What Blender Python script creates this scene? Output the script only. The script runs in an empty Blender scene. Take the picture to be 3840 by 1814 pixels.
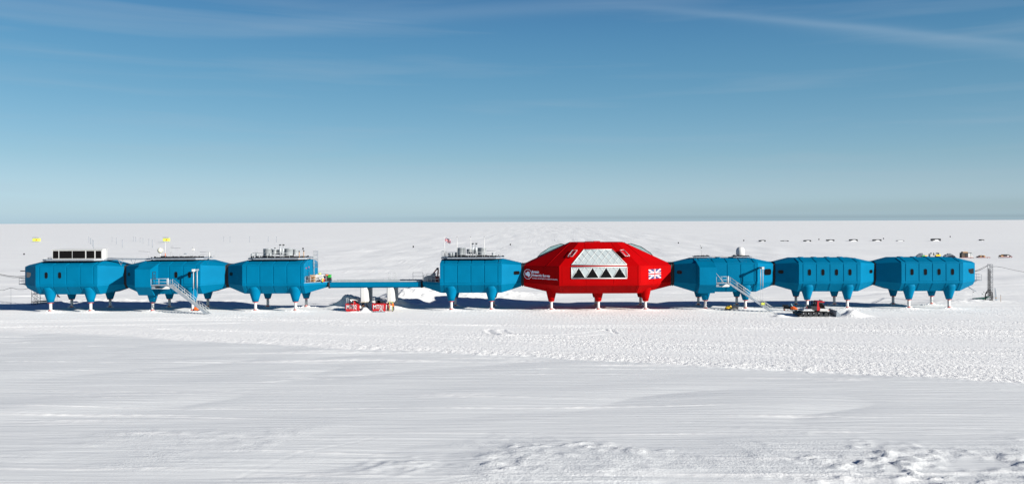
import bpy, bmesh, math, random
import numpy as np
from mathutils import Vector, Matrix
R = math.radians
random.seed(7)
scn = bpy.context.scene
C = scn.collection

# ------------------------------------------------------------------ camera
FOC, CX, HZ, CAMH, CAMY = 3075.0, 2040.0, 831.0, 16.4, -150.0      # photo pixels / metres
cam = bpy.data.cameras.new('camera'); camo = bpy.data.objects.new('camera', cam); C.objects.link(camo)
cam.sensor_width = 36; cam.lens = 36 * FOC / 3840
cam.shift_x = -(CX - 1920) / 3840; cam.shift_y = -(907 - HZ) / 3840
cam.clip_start = 0.5; cam.clip_end = 300000
ROLL = math.atan(0.0039)
camo.matrix_world = Matrix.Translation((0, CAMY, CAMH)) @ Matrix.Rotation(R(90), 4, 'X') @ Matrix.Rotation(-ROLL, 4, 'Z')
scn.camera = camo

# ------------------------------------------------------------------ light
SUN = Vector((2.25, -1.36, 1.0)).normalized()
sl = bpy.data.lights.new('sun', 'SUN'); so = bpy.data.objects.new('sun', sl); C.objects.link(so)
sl.energy = 5.0; sl.angle = R(0.5); sl.color = (1.0, 0.955, 0.90)
so.rotation_euler = SUN.to_track_quat('Z', 'Y').to_euler()
so.location = (60, -60, 60)
w = bpy.data.worlds.new('World'); scn.world = w; w.use_nodes = True
nt = w.node_tree; N = nt.nodes; L = nt.links
bg = N['Background']; bg.inputs[1].default_value = 0.0505
sky = N.new('ShaderNodeTexSky'); sky.sky_type = 'NISHITA'; sky.sun_disc = False
sky.sun_elevation = math.asin(SUN.z); sky.sun_rotation = math.atan2(SUN.x, SUN.y)
sky.altitude = 30; sky.air_density = 1.0; sky.dust_density = 0.35; sky.ozone_density = 2.0
# thin cirrus streaks, laid out by sky direction
tc = N.new('ShaderNodeTexCoord')
sep = N.new('ShaderNodeSeparateXYZ'); L.new(tc.outputs['Generated'], sep.inputs[0])
mp = N.new('ShaderNodeMapping'); L.new(tc.outputs['Generated'], mp.inputs[0])
vm = N.new('ShaderNodeVectorMath'); vm.operation = 'MULTIPLY'; vm.inputs[1].default_value = (0.35, 1, 1); L.new(tc.outputs['Generated'], vm.inputs[0]); L.new(vm.outputs[0], sky.inputs[0])
mp.inputs['Rotation'].default_value = (0, R(4.5), 0); mp.inputs['Scale'].default_value = (1.6, 1.6, 26)
mp.inputs['Location'].default_value = (3.1, 0.4, 0.9)
ns = N.new('ShaderNodeTexNoise'); ns.inputs['Scale'].default_value = 1.5; ns.inputs['Detail'].default_value = 5
ns.inputs['Distortion'].default_value = 0.35; ns.inputs['Roughness'].default_value = 0.5
L.new(mp.outputs[0], ns.inputs['Vector'])
cr = N.new('ShaderNodeValToRGB'); cr.color_ramp.elements[0].position = 0.50; cr.color_ramp.elements[1].position = 0.82
cr.color_ramp.elements[1].color = (0.24, 0.24, 0.24, 1)
L.new(ns.outputs[0], cr.inputs[0])
# colour of the polar sky by elevation (multiplies the physical sky)
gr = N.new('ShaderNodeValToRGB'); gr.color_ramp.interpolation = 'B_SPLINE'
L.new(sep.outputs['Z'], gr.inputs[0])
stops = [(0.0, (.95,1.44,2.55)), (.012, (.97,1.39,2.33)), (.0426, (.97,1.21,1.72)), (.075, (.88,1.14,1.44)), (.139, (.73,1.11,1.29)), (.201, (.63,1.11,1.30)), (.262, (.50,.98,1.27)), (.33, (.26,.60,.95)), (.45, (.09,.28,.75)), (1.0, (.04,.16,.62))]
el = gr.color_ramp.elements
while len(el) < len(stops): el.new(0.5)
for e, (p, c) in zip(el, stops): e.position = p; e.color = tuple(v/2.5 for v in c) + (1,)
tint = N.new('ShaderNodeVectorMath'); tint.operation = 'MULTIPLY'
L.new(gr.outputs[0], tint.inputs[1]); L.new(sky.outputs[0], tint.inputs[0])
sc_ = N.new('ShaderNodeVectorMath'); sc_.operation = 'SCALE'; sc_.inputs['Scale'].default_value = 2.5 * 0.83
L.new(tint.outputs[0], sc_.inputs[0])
cm = N.new('ShaderNodeMixRGB'); cm.inputs[2].default_value = (4.6, 5.6, 6.6, 1)
L.new(cr.outputs[0], cm.inputs[0]); L.new(sc_.outputs[0], cm.inputs[1])
# one long contrail-like cirrus and a thin darker band low over the horizon
def mth(op, a, b=None, c=None):
    x = N.new('ShaderNodeMath'); x.operation = op
    for i, q in enumerate((a, b, c)):
        if q is None: continue
        if isinstance(q, (int, float)): x.inputs[i].default_value = q
        else: L.new(q, x.inputs[i])
    return x.outputs[0]
yy = mth('MAXIMUM', sep.outputs['Y'], 0.05); az = mth('DIVIDE', sep.outputs['X'], yy); elv = mth('DIVIDE', sep.outputs['Z'], yy)
front = mth('GREATER_THAN', sep.outputs['Y'], 0.3)
def streak(e0, slope, az0, wid, a0, a1, a2, a3, amp):
    d = mth('SUBTRACT', elv, mth('ADD', e0, mth('MULTIPLY', mth('SUBTRACT', az, az0), slope)))
    d = mth('ADD', d, mth('MULTIPLY', mth('SUBTRACT', ns.outputs[0], 0.5), wid*1.5))
    g = mth('EXPONENT', mth('MULTIPLY', mth('POWER', mth('DIVIDE', mth('ABSOLUTE', d), wid), 2.0), -1.0))
    def ramp(v, p, q):
        r = N.new('ShaderNodeMapRange'); r.interpolation_type = 'SMOOTHSTEP'; r.inputs[1].default_value = p; r.inputs[2].default_value = q; L.new(v, r.inputs[0]); return r.outputs[0]
    return mth('MULTIPLY', mth('MULTIPLY', g, mth('MULTIPLY', ramp(az, a0, a1), mth('SUBTRACT', 1.0, ramp(az, a2, a3)))), mth('MULTIPLY', front, amp))
cl_ = mth('ADD', mth('ADD', streak(.2455, -.10, .273, .0045, .02, .25, .7, 1.0, .10), streak(.236, -.13, .35, .010, .1, .4, .8, 1.2, .11)), streak(.252, .06, -.15, .010, -.5, -.2, .1, .3, .10))
c2 = N.new('ShaderNodeMixRGB'); c2.inputs[2].default_value = (5.4, 6.6, 7.8, 1); L.new(cl_, c2.inputs[0]); L.new(cm.outputs[0], c2.inputs[1])
bnd = streak(.0045, .0, .3, .0022, -.30, .0, 2, 3, .11)
bnd2 = streak(.014, .02, .3, .010, -.1, .3, 2, 3, .07)
dk = mth('SUBTRACT', 1.0, mth('ADD', bnd, bnd2)); c3 = N.new('ShaderNodeVectorMath'); c3.operation = 'SCALE'; L.new(c2.outputs[0], c3.inputs[0]); L.new(dk, c3.inputs['Scale'])
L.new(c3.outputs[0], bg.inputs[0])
scn.view_settings.view_transform = 'Standard'; scn.view_settings.look = 'None'
scn.view_settings.exposure = 0.86; scn.view_settings.gamma = 1.0

# ------------------------------------------------------------------ helpers
def XZ(px, py, y):
    "photo pixel + world depth -> world x, z"
    d = y - CAMY; v = py + (px - CX) * 0.0039 - HZ
    return (px - CX) * d / FOC, CAMH - v * d / FOC
def G(px, py, z=0.0):
    "photo pixel on the snow -> world point"
    v = py + (px - CX) * 0.0039 - HZ
    d = (CAMH - z) * FOC / v
    return Vector(((px - CX) * d / FOC, d + CAMY, z))

def mat(name, col, rough=0.5, metal=0.0, var=0.06, scale=1.2, bump=0.0, bscale=6.0, spec=0.5, coat=0.0):
    m = bpy.data.materials.new(name); m.use_nodes = True
    n = m.node_tree.nodes; l = m.node_tree.links; b = n['Principled BSDF']
    b.inputs['Roughness'].default_value = rough; b.inputs['Metallic'].default_value = metal
    b.inputs['Specular IOR Level'].default_value = spec; b.inputs['Coat Weight'].default_value = coat
    t = n.new('ShaderNodeTexCoord'); no = n.new('ShaderNodeTexNoise')
    no.inputs['Scale'].default_value = scale; no.inputs['Detail'].default_value = 5
    l.new(t.outputs['Object'], no.inputs['Vector'])
    mr = n.new('ShaderNodeMapRange'); mr.inputs[1].default_value = 0.3; mr.inputs[2].default_value = 0.7
    mr.inputs[3].default_value = 1 - var; mr.inputs[4].default_value = 1 + var
    l.new(no.outputs[0], mr.inputs[0])
    mx = n.new('ShaderNodeMixRGB'); mx.blend_type = 'MULTIPLY'; mx.inputs[0].default_value = 1
    mx.inputs[1].default_value = (*col, 1); l.new(mr.outputs[0], mx.inputs[2]); l.new(mx.outputs[0], b.inputs['Base Color'])
    if bump > 0:
        n2 = n.new('ShaderNodeTexNoise'); n2.inputs['Scale'].default_value = bscale; n2.inputs['Detail'].default_value = 4
        l.new(t.outputs['Object'], n2.inputs['Vector'])
        bp = n.new('ShaderNodeBump'); bp.inputs['Distance'].default_value = bump; l.new(n2.outputs[0], bp.inputs['Height'])
        l.new(bp.outputs[0], b.inputs['Normal'])
    return m
M = dict(
    blue=mat('blue_cladding', (0.0, 0.124, 0.236), 0.55, var=0.08, scale=0.35, bump=0.015, bscale=0.9, spec=0.03),
    red=mat('red_cladding', (0.305, 0.0008, 0.0014), 0.55, var=0.08, scale=0.35, bump=0.015, bscale=0.9, spec=0.03),
    glass=mat('dark_glass', (0.006, 0.005, 0.005), 0.15, var=0.1, spec=0.12),
    brown=mat('brown_glass', (0.05, 0.028, 0.025), 0.12, var=0.1),
    white=mat('white_paint', (0.52, 0.52, 0.50), 0.45, var=0.05, scale=2.0),
    cream=mat('cream_paint', (0.62, 0.60, 0.48), 0.45),
    steel=mat('galvanised_steel', (0.22, 0.25, 0.28), 0.5, 0.15, var=0.15, scale=3.0),
    alu=mat('brushed_aluminium', (0.42, 0.45, 0.46), 0.36, 0.3, var=0.08, scale=1.5),
    dsteel=mat('dull_steel', (0.10, 0.115, 0.13), 0.55, 0.1, var=0.2, scale=3.0),
    rail=mat('pale_rail_metal', (0.36, 0.38, 0.38), 0.5, 0.05, var=0.1),
    dark=mat('dark_metal', (0.02, 0.021, 0.024), 0.55, 0.2, var=0.3, scale=4),
    rubber=mat('black_rubber', (0.010, 0.010, 0.012), 0.75, var=0.2),
    greyp=mat('grey_cover', (0.20, 0.23, 0.26), 0.7, var=0.2, scale=3),
    glaze=mat('pale_blue_glazing', (0.20, 0.32, 0.33), 0.12, 0.0, var=0.15, scale=1.4),
    lite=mat('translucent_panel', (0.37, 0.42, 0.42), 0.35, var=0.06, scale=1.5),
    orange=mat('orange_paint', (0.68, 0.11, 0.01), 0.5),
    yellow=mat('yellow_paint', (0.86, 0.52, 0.01), 0.4),
    lemon=mat('lemon_paint', (0.52, 0.56, 0.08), 0.5),
    green=mat('green_paint', (0.02, 0.35, 0.04), 0.5),
    dgreen=mat('dark_green_paint', (0.01, 0.09, 0.06), 0.6),
    redp=mat('red_paint', (0.40, 0.004, 0.007), 0.4),
    dred=mat('dull_red_paint', (0.22, 0.02, 0.02), 0.5, var=0.2),
    ringr=mat('red_ring', (0.62, 0.05, 0.03), 0.5),
    wood=mat('timber', (0.34, 0.20, 0.09), 0.8, var=0.3, scale=3),
    tan=mat('tan_cloth', (0.55, 0.26, 0.07), 0.9),
    navy=mat('navy_cloth', (0.012, 0.014, 0.03), 0.9),
    plum=mat('plum_cloth', (0.05, 0.03, 0.09), 0.9),
    crim=mat('crimson_cloth', (0.38, 0.015, 0.03), 0.9),
    hivis=mat('orange_cloth', (0.75, 0.12, 0.01), 0.8),
    skin=mat('skin', (0.50, 0.27, 0.19), 0.6),
    fblue=mat('flag_blue', (0.004, 0.012, 0.10), 0.6), fred=mat('flag_red', (0.42, 0.008, 0.014), 0.6),
    fwhite=mat('flag_white', (0.62, 0.62, 0.62), 0.6),
    lett=mat('pale_lettering', (0.78, 0.82, 0.90), 0.5),
    snowp=mat('packed_snow', (0.74, 0.75, 0.75), 0.9, var=0.03, bump=0.08, bscale=3.0, spec=0.2),
)

class MB:
    def __init__(s): s.v = []; s.f = []; s.m = []; s.sm = []
    def face(s, pts, m=0, smooth=False):
        b = len(s.v); s.v += [tuple(p) for p in pts]; s.f.append(tuple(range(b, b + len(pts)))); s.m.append(m); s.sm.append(smooth); return s
    def loft(s, rings, m=0, caps=True, smooth=False, closed=True):
        b = len(s.v); n = len(rings[0])
        for r in rings: s.v += [tuple(p) for p in r]
        for i in range(len(rings) - 1):
            for j in range(n if closed else n - 1):
                k = (j + 1) % n
                s.f.append((b + i*n + j, b + i*n + k, b + (i+1)*n + k, b + (i+1)*n + j)); s.m.append(m); s.sm.append(smooth)
        if caps:
            s.f.append(tuple(b + j for j in reversed(range(n)))); s.m.append(m); s.sm.append(False)
            e = b + (len(rings) - 1) * n
            s.f.append(tuple(e + j for j in range(n))); s.m.append(m); s.sm.append(False)
        return s
    def box(s, x0, x1, y0, y1, z0, z1, m=0):
        return s.loft([[(x0,y0,z),(x1,y0,z),(x1,y1,z),(x0,y1,z)] for z in (z0, z1)], m)
    def tbox(s, x0, x1, y0, y1, z0, z1, tx=0.1, ty=0.1, m=0):
        return s.loft([[(x0,y0,z0),(x1,y0,z0),(x1,y1,z0),(x0,y1,z0)], [(x0+tx,y0+ty,z1),(x1-tx,y0+ty,z1),(x1-tx,y1-ty,z1),(x0+tx,y1-ty,z1)]], m)
    def prism(s, poly, y0, y1, m=0):                     # poly in (x, z), extruded along y
        return s.loft([[(x, y, z) for x, z in poly] for y in (y0, y1)], m)
    def prismx(s, poly, x0, x1, m=0):                    # poly in (y, z), extruded along x
        return s.loft([[(x, y, z) for y, z in poly] for x in (x0, x1)], m)
    def tube(s, p0, p1, r, r1=None, n=8, m=0, smooth=True):
        p0 = Vector(p0); p1 = Vector(p1); d = (p1 - p0)
        if d.length < 1e-6: return s
        q = d.to_track_quat('Z', 'Y'); r1 = r if r1 is None else r1
        def ring(p, rr): return [p + q @ Vector((rr*math.cos(a), rr*math.sin(a), 0)) for a in [2*math.pi*i/n for i in range(n)]]
        return s.loft([ring(p0, r), ring(p1, r1)], m, smooth=smooth)
    def path(s, pts, r, n=6, m=0):
        for a, b in zip(pts, pts[1:]): s.tube(a, b, r, n=n, m=m)
        return s
    def lathe(s, prof, c=(0,0,0), n=24, m=0, smooth=True):
        rings = [[(c[0]+r*math.cos(2*math.pi*i/n), c[1]+r*math.sin(2*math.pi*i/n), c[2]+z) for i in range(n)] for r, z in prof]
        return s.loft(rings, m, smooth=smooth)
    def build(s, name, mats, parent=None, loc=None):
        me = bpy.data.meshes.new(name); me.from_pydata(s.v, [], s.f); me.update()
        if not isinstance(mats, (list, tuple)): mats = [mats]
        for x in mats: me.materials.append(x)
        me.polygons.foreach_set('material_index', s.m); me.polygons.foreach_set('use_smooth', s.sm)
        bm = bmesh.new(); bm.from_mesh(me); bmesh.ops.recalc_face_normals(bm, faces=bm.faces); bm.to_mesh(me); bm.free()
        o = bpy.data.objects.new(name, me); C.objects.link(o)
        if parent: o.parent = parent
        if loc is not None: o.location = loc
        return o
def tag(o, label=None, cat=None, group=None, kind=None):
    if label: o['label'] = label
    if cat: o['category'] = cat
    if group: o['group'] = group
    if kind: o['kind'] = kind
    return o
def thing(name, label, cat, loc=(0,0,0), rz=0.0, group=None):
    o = bpy.data.objects.new(name, None); C.objects.link(o); o.empty_display_size = 0.3
    o.location = loc; o.rotation_euler = (0, 0, rz); return tag(o, label, cat, group)
def kids(o, src): return [c for c in src if c.parent == o]
def dup(root, loc, rz=None, label=None, scale=None):
    src = list(C.objects)
    r = root.copy(); C.objects.link(r); r.location = loc
    if rz is not None: r.rotation_euler = (0, 0, rz)
    if scale: r.scale = scale
    if label: r['label'] = label
    for ch in kids(root, src):
        c = ch.copy(); C.objects.link(c); c.parent = r
        for g in kids(ch, src):
            d = g.copy(); C.objects.link(d); d.parent = c
    return r
def text_faces(txt, size, bold=0.0, sx=1.0, ext=0.004):
    cu = bpy.data.curves.new('t', 'FONT'); cu.body = txt; cu.size = size; cu.offset = bold; cu.extrude = ext; cu.resolution_u = 3
    ob = bpy.data.objects.new('t', cu); C.objects.link(ob); bpy.context.view_layer.update()
    me = bpy.data.meshes.new_from_object(ob.evaluated_get(bpy.context.evaluated_depsgraph_get()))
    bpy.data.objects.remove(ob); bpy.data.curves.remove(cu)
    for v in me.vertices: v.co.x *= sx
    return me
def text(name, txt, size, material, parent, origin, u, v, bold=0.0, sx=1.0, width=None):
    me = text_faces(txt, size, bold, sx); me.name = name
    if width:
        xs = [p.co.x for p in me.vertices]; k = width / (max(xs) - min(xs)); x0 = min(xs)
        for p in me.vertices: p.co.x = (p.co.x - x0) * k
    u = Vector(u).normalized(); v = Vector(v).normalized(); n = u.cross(v)
    mw = Matrix((u.to_4d(), v.to_4d(), n.to_4d(), (0,0,0,1))).transposed(); mw = mw.to_3x3().to_4x4(); mw.translation = Vector(origin)
    me.transform(mw); me.materials.clear(); me.materials.append(material)
    o = bpy.data.objects.new(name, me); C.objects.link(o); o.parent = parent; return o

# ------------------------------------------------------------------ snow
def _h(ix, iy, s):
    h = (ix.astype(np.int64) * 374761393 + iy.astype(np.int64) * 668265263 + s * 974634777) & 0xffffffff
    h = ((h ^ (h >> 13)) * 1274126177) & 0xffffffff
    h = h ^ (h >> 16)
    return (h & 0xffff) / 65535.0
def vn(x, y, s=0):
    ix = np.floor(x); iy = np.floor(y); fx = x - ix; fy = y - iy
    fx = fx*fx*(3-2*fx); fy = fy*fy*(3-2*fy)
    a = _h(ix, iy, s); b = _h(ix+1, iy, s); c = _h(ix, iy+1, s); d = _h(ix+1, iy+1, s)
    return (a + (b-a)*fx + (c-a)*fy + (a-b-c+d)*fx*fy) * 2 - 1
def fbm(x, y, s=0, o=4):
    t = 0; a = 1.0; f = 1.0; n = 0
    for k in range(o): t = t + a * vn(x*f + 17.3*k, y*f - 9.1*k, s + k); n += a; a *= 0.5; f *= 2.03
    return t / n
def sst(x, a, b):
    t = np.clip((x - a) / (b - a), 0, 1); return t*t*(3-2*t)
LEGS = []          # (x, y) of every leg, filled below before the ground is built
for xc in (-87.4, -68.56, -49.6, -13.46, 33.4, 52.2, 70.95):
    for sx in (-3.7, 3.7):
        for y in (1.3, 8.1): LEGS.append((xc + sx, y))
for x in (1.29, 9.93, 18.58):
    for y in (0.6, 8.4): LEGS.append((x, y))
MOUNDS = [  # x, y, rx, ry, h
    (-36.9, 8.0, 1.9, 2.6, 2.1), (-39.4, 7.6, 2.0, 2.0, 0.8), (-32.6, 8.2, 1.7, 2.2, 1.9), (-28.6, 8.6, 2.0, 2.4, 1.6), (-24.5, 10.0, 3.0, 2.4, 0.25),
    (-29.5, 26, 5.0, 4.0, 1.7), (-22.0, 31, 8.5, 6.5, 1.2), (-14.0, 33, 8.0, 6.0, 0.6), (-34.9, -0.1, 1.0, 0.5, 0.20), (-32.9, 0.6, 0.6, 0.6, 0.75), (-26, 22, 6, 2, 0.5),
    (-10, 36, 9, 4, 0.6),
    (88, 17, 6, 3, 0.5), (80, 13, 5, 3, 0.35), (-98, 22, 7, 3, 0.6), (-70, 24, 8, 4, 0.35), (-88, 25, 8, 4, 0.5),
    (52.5, -9.8, 1.3, 1.5, 0.75), (53.9, -9.8, 1.5, 1.2, 0.28), (40.2, -10.3, 0.9, 0.8, 0.35)]
ARCS = []
def bz(p, q, r, n=22):
    return [tuple((1-t)**2*np.array(p) + 2*t*(1-t)*np.array(q) + t*t*np.array(r)) for t in np.linspace(0, 1, n)]
def gp(*pp): return [tuple(G(a, b).xy) for a, b in pp]
for a, b, c in (((1822,1236),(1832,1262),(1925,1257)), ((1834,1236),(1842,1258),(1905,1258)), ((1873,1236),(1880,1256),(1940,1254)), ((1886,1236),(1892,1252),(1945,1255)),
                ((1935,1257),(2120,1262),(2270,1238)), ((1940,1266),(2150,1268),(2285,1252)), ((2290,1236),(2300,1250),(2312,1253)), ((2266,1236),(2278,1243),(2290,1244))):
    ARCS.append((bz(*gp(a, b, c)), 0.22, 0.13 if b[0] < 1900 else (0.05 if b[0] < 2200 else 0.10)))
for pp in (((3731,968),(3726,978),(3700,990),(3722,1012),(3736,1040)), ((3754,968),(3742,982),(3722,992),(3735,1012),(3744,1040))):
    ARCS.append((gp(*pp), 0.5, 0.12))
for pp in (((0,1204),(900,1190),(1500,1216),(2300,1228),(3840,1245)), ((0,1228),(900,1212),(1400,1250),(2200,1282),(3840,1330)), ((600,1236),(1500,1262),(2500,1310),(3840,1380)), ((1300,1219),(2600,1222),(3840,1262)), ((0,1210),(700,1200),(1600,1205))):
    ARCS.append((gp(*pp), 0.35, 0.07))
for pp in (((860,1800),(1120,1700),(1400,1640)), ((2090,1800),(2500,1745),(2560,1700)), ((1560,1812),(1900,1770),(2100,1708)), ((1600,1818),(1950,1776),(2110,1714))):
    ARCS.append((gp(*pp), 0.12, 0.025))
def height(x, y):
    x = np.asarray(x, float); y = np.asarray(y, float)
    yb = -51.6 - 0.325 * x + 1.2 * fbm(x*0.08, y*0.0, 5, 3) + 0.5*fbm(x*0.7, y*0.7, 6, 2)
    near = sst(-y, -60, 40)
    dist = np.hypot(x, y - CAMY)
    soft = 0.3 + 2.5*(1 - sst(x, -80, -30)); rough = sst(y, yb - soft, yb + soft) * (1 - sst(y, 2, 10)) 
    yd = -84.5 - 0.13 * x + 4.5*fbm(x*0.11, y*0.05, 9, 3)                       # churned strip nearest the camera
    churn = sst(-y, -yd - 1.0, -yd + 5) * sst(fbm(x*0.10 + 3, y*0.16, 61, 3) + 0.012*x, -0.45, 0.25)
    h = 0.10 * fbm(x*0.03, y*0.05, 11, 3)
    h = h + 0.9*fbm(x*0.004, y*0.004, 12, 3) * sst(dist, 230, 700) + 0.5*fbm(x*0.012, y*0.03, 13, 3) * sst(dist, 200, 420)
    # wind crust: long low ridges along x
    a = 0.05 * x
    s1 = fbm(x*0.045, (y + a)*0.75, 21, 3); s2 = fbm(x*0.12, (y + 0.03*x)*2.1, 22, 3)
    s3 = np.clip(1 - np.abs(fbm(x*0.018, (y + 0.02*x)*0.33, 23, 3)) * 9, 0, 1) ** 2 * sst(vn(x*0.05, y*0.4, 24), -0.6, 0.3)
    dune = np.abs(fbm((x + 1.6*y)*0.030, (y - 0.42*x)*0.085, 25, 2)) * 1.4 - 0.3
    ridge = s3 * (0.7 + 0.5*vn(x*2.2, y*2.2, 26))
    ridge2 = np.clip(1 - np.abs(fbm(x*0.03 + 5, (y + 0.035*x)*0.9, 27, 3)) * 7, 0, 1) ** 2 * sst(vn(x*0.07, y*0.3, 28), -0.3, 0.5) * (0.6 + 0.6*vn(x*2.8, y*2.2, 29))
    h = h + (1 - rough) * (0.026*s1 + 0.018*s2 + 0.080*ridge + 0.035*ridge2 + 0.20*dune) * (1 + 2.6*sst(dist, 165, 330))
    # tracked snow in front of the station
    band = sst(fbm(x*0.02, (y + 0.32*x)*0.22, 37, 3) - 0.010*(y + 30), -0.35, 0.35)
    h = h + rough * (0.06 + (0.010 + 0.030*band)*fbm(x*2.3, y*1.7, 31, 3) + 0.022*np.sin(x*8.5 + 3*vn(x*0.2, y*0.2, 33)) * sst(np.sin(y*1.9 + 0.4*x + 2*vn(x*0.05, y*0.3, 34)), -0.1, 0.7)
             + 0.03*fbm(x*0.1, (y + .1*x)*0.9, 32, 3))
    edge = np.exp(-((y - yb - 1.4) / 2.2) ** 2) * sst(x, -75, -20)
    h = h + edge * 0.11 * np.clip(fbm(x*2.3, y*1.6, 36, 3) + 0.25, 0, 1)
    # churned strip
    k = fbm(x*1.3, y*1.3, 41, 4); hh = np.clip(k - 0.02, 0, 1)
    h = h + churn * (0.06*fbm(x*0.22, y*0.3, 42, 3) + 0.40*hh*sst(fbm(x*0.16, y*0.20, 44, 3) + 0.007*x, -0.02, 0.4) + 0.13*np.clip(fbm((x+y)*0.9, (y-x)*0.35, 45, 4)+.05,0,1) + 0.035*np.abs(fbm(x*2.4, y*2.4, 43, 3)))
    h = h + 0.22*np.exp(-((x-2)/9)**2 - ((y+95)/4)**2) + 0.30*np.clip(k+0.12,0,1)*np.exp(-((x+9.5)/2.6)**2 - ((y+94.5)/1.8)**2)
    # the plain falls a little behind the station
    h = h - 0.38 * sst(y, 4, 20) * (1 - sst(y, 60, 200))
    for lx, ly in LEGS:
        m = (np.abs(x - lx) < 5) & (np.abs(y - ly) < 4)
        if m.any():
            xx = x[m] - lx; yy = y[m] - ly
            h[m] = h[m] + 0.26*np.exp(-(xx/2.6)**2 - (yy/1.3)**2) * (1 + 0.35*fbm(xx*1.7 + lx, yy*1.7, 51, 2))
    for mx, my, rx, ry, mh in MOUNDS:
        m = (np.abs(x - mx) < 4*rx) & (np.abs(y - my) < 4*ry)
        if m.any() and mh > 0:
            q = np.sqrt(((x[m]-mx)/rx)**2 + ((y[m]-my)/ry)**2)
            bell = np.clip(1.25*np.exp(-q**2*0.9), 0, 1)
            h[m] = h[m] + mh*bell*(1 + 0.30*fbm(x[m]*0.8, y[m]*0.8, 52, 4)) + min(mh,1.0)*bell*0.22*np.abs(fbm(x[m]*1.8 + y[m]*0.8, y[m]*2.4, 53, 3)) 
    for pts, wd, dp in ARCS:
        P = np.array(pts); lo = P.min(0) - 1; hi = P.max(0) + 1
        m = (x > lo[0]) & (x < hi[0]) & (y > lo[1]) & (y < hi[1])
        if not m.any(): continue
        X = x[m]; Y = y[m]; best = np.full(X.shape, 9.0)
        for (x0, y0), (x1, y1) in zip(pts, pts[1:]):
            dx, dy = x1-x0, y1-y0; t = np.clip(((X-x0)*dx + (Y-y0)*dy)/(dx*dx+dy*dy+1e-9), 0, 1)
            best = np.minimum(best, np.hypot(X-x0-t*dx, Y-y0-t*dy))
        h[m] = h[m] - dp*np.exp(-(best/wd)**2) + 0.35*dp*np.exp(-((best-wd*2.2)/wd)**2)
    return h, np.clip(rough*(0.78 + 0.22*band) + (1-rough)*0.75*np.clip(s3*1.3, 0, 1)*sst(-y, 20, 30), 0, 1), churn, rough, rough*(0.30 + 0.70*band)*(0.45 + 0.55*sst(x, -55, 30)) + 0.20*churn*sst(fbm(x*0.2, y*0.25, 46, 2), -0.3, 0.4)  # crust ridges whitened too: loose snow, plus their sunlit faces put into the colour
def gz(x, y):
    return float(height(np.array([x]), np.array([y]))[0][0])
def geo(a, b, n): return list(a * (b / a) ** (np.arange(1, n + 1) / n))
def ground():
    xs = np.arange(-108, 108.01, 0.27)
    ext = np.array(geo(0.4, 90000, 70)); ext = np.cumsum(np.concatenate([[0.3], np.diff(ext)])); ext = ext / ext[-1] * 90000
    xs = np.concatenate([-(108 + ext[::-1]), xs, 108 + ext])
    ys = np.concatenate([-160 + np.arange(0, 50, 2.0), np.arange(-110, -60, 0.20), np.arange(-60, -12, 0.22), np.arange(-12, 40, 0.25)])
    e2 = np.array(geo(0.4, 90000, 230)); e2 = np.cumsum(np.concatenate([[0.3], np.diff(e2)]))
    ys = np.concatenate([ys, 40 + e2])
    X, Y = np.meshgrid(xs, ys); hh, ro, ch, rg, cd = height(X.ravel(), Y.ravel())
    n, k = len(xs), len(ys)
    co = np.empty((n*k, 3), np.float32); co[:, 0] = X.ravel(); co[:, 1] = Y.ravel(); co[:, 2] = hh
    i = np.arange(n*k).reshape(k, n)
    q = np.stack([i[:-1, :-1], i[:-1, 1:], i[1:, 1:], i[1:, :-1]], -1).reshape(-1, 4)
    me = bpy.data.meshes.new('snow_ground'); me.vertices.add(n*k); me.vertices.foreach_set('co', co.ravel())
    me.loops.add(q.size); me.loops.foreach_set('vertex_index', q.ravel().astype(np.int32))
    me.polygons.add(len(q)); me.polygons.foreach_set('loop_start', np.arange(0, q.size, 4, dtype=np.int32))
    me.polygons.foreach_set('loop_total', np.full(len(q), 4, np.int32))
    me.update(calc_edges=True); me.polygons.foreach_set('use_smooth', np.ones(len(q), bool))
    at = me.attributes.new('tracked', 'FLOAT', 'POINT'); at.data.foreach_set('value', ro.astype(np.float32))  # tracked snow, plus ridge lines painted lighter as if sunlit
    at = me.attributes.new('churned', 'FLOAT', 'POINT'); at.data.foreach_set('value', ch.astype(np.float32))
    at = me.attributes.new('rutted', 'FLOAT', 'POINT'); at.data.foreach_set('value', rg.astype(np.float32))
    at = me.attributes.new('clodded', 'FLOAT', 'POINT'); at.data.foreach_set('value', cd.astype(np.float32))
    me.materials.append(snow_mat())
    o = bpy.data.objects.new('snow_ground', me); C.objects.link(o); return tag(o, kind='structure')
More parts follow.
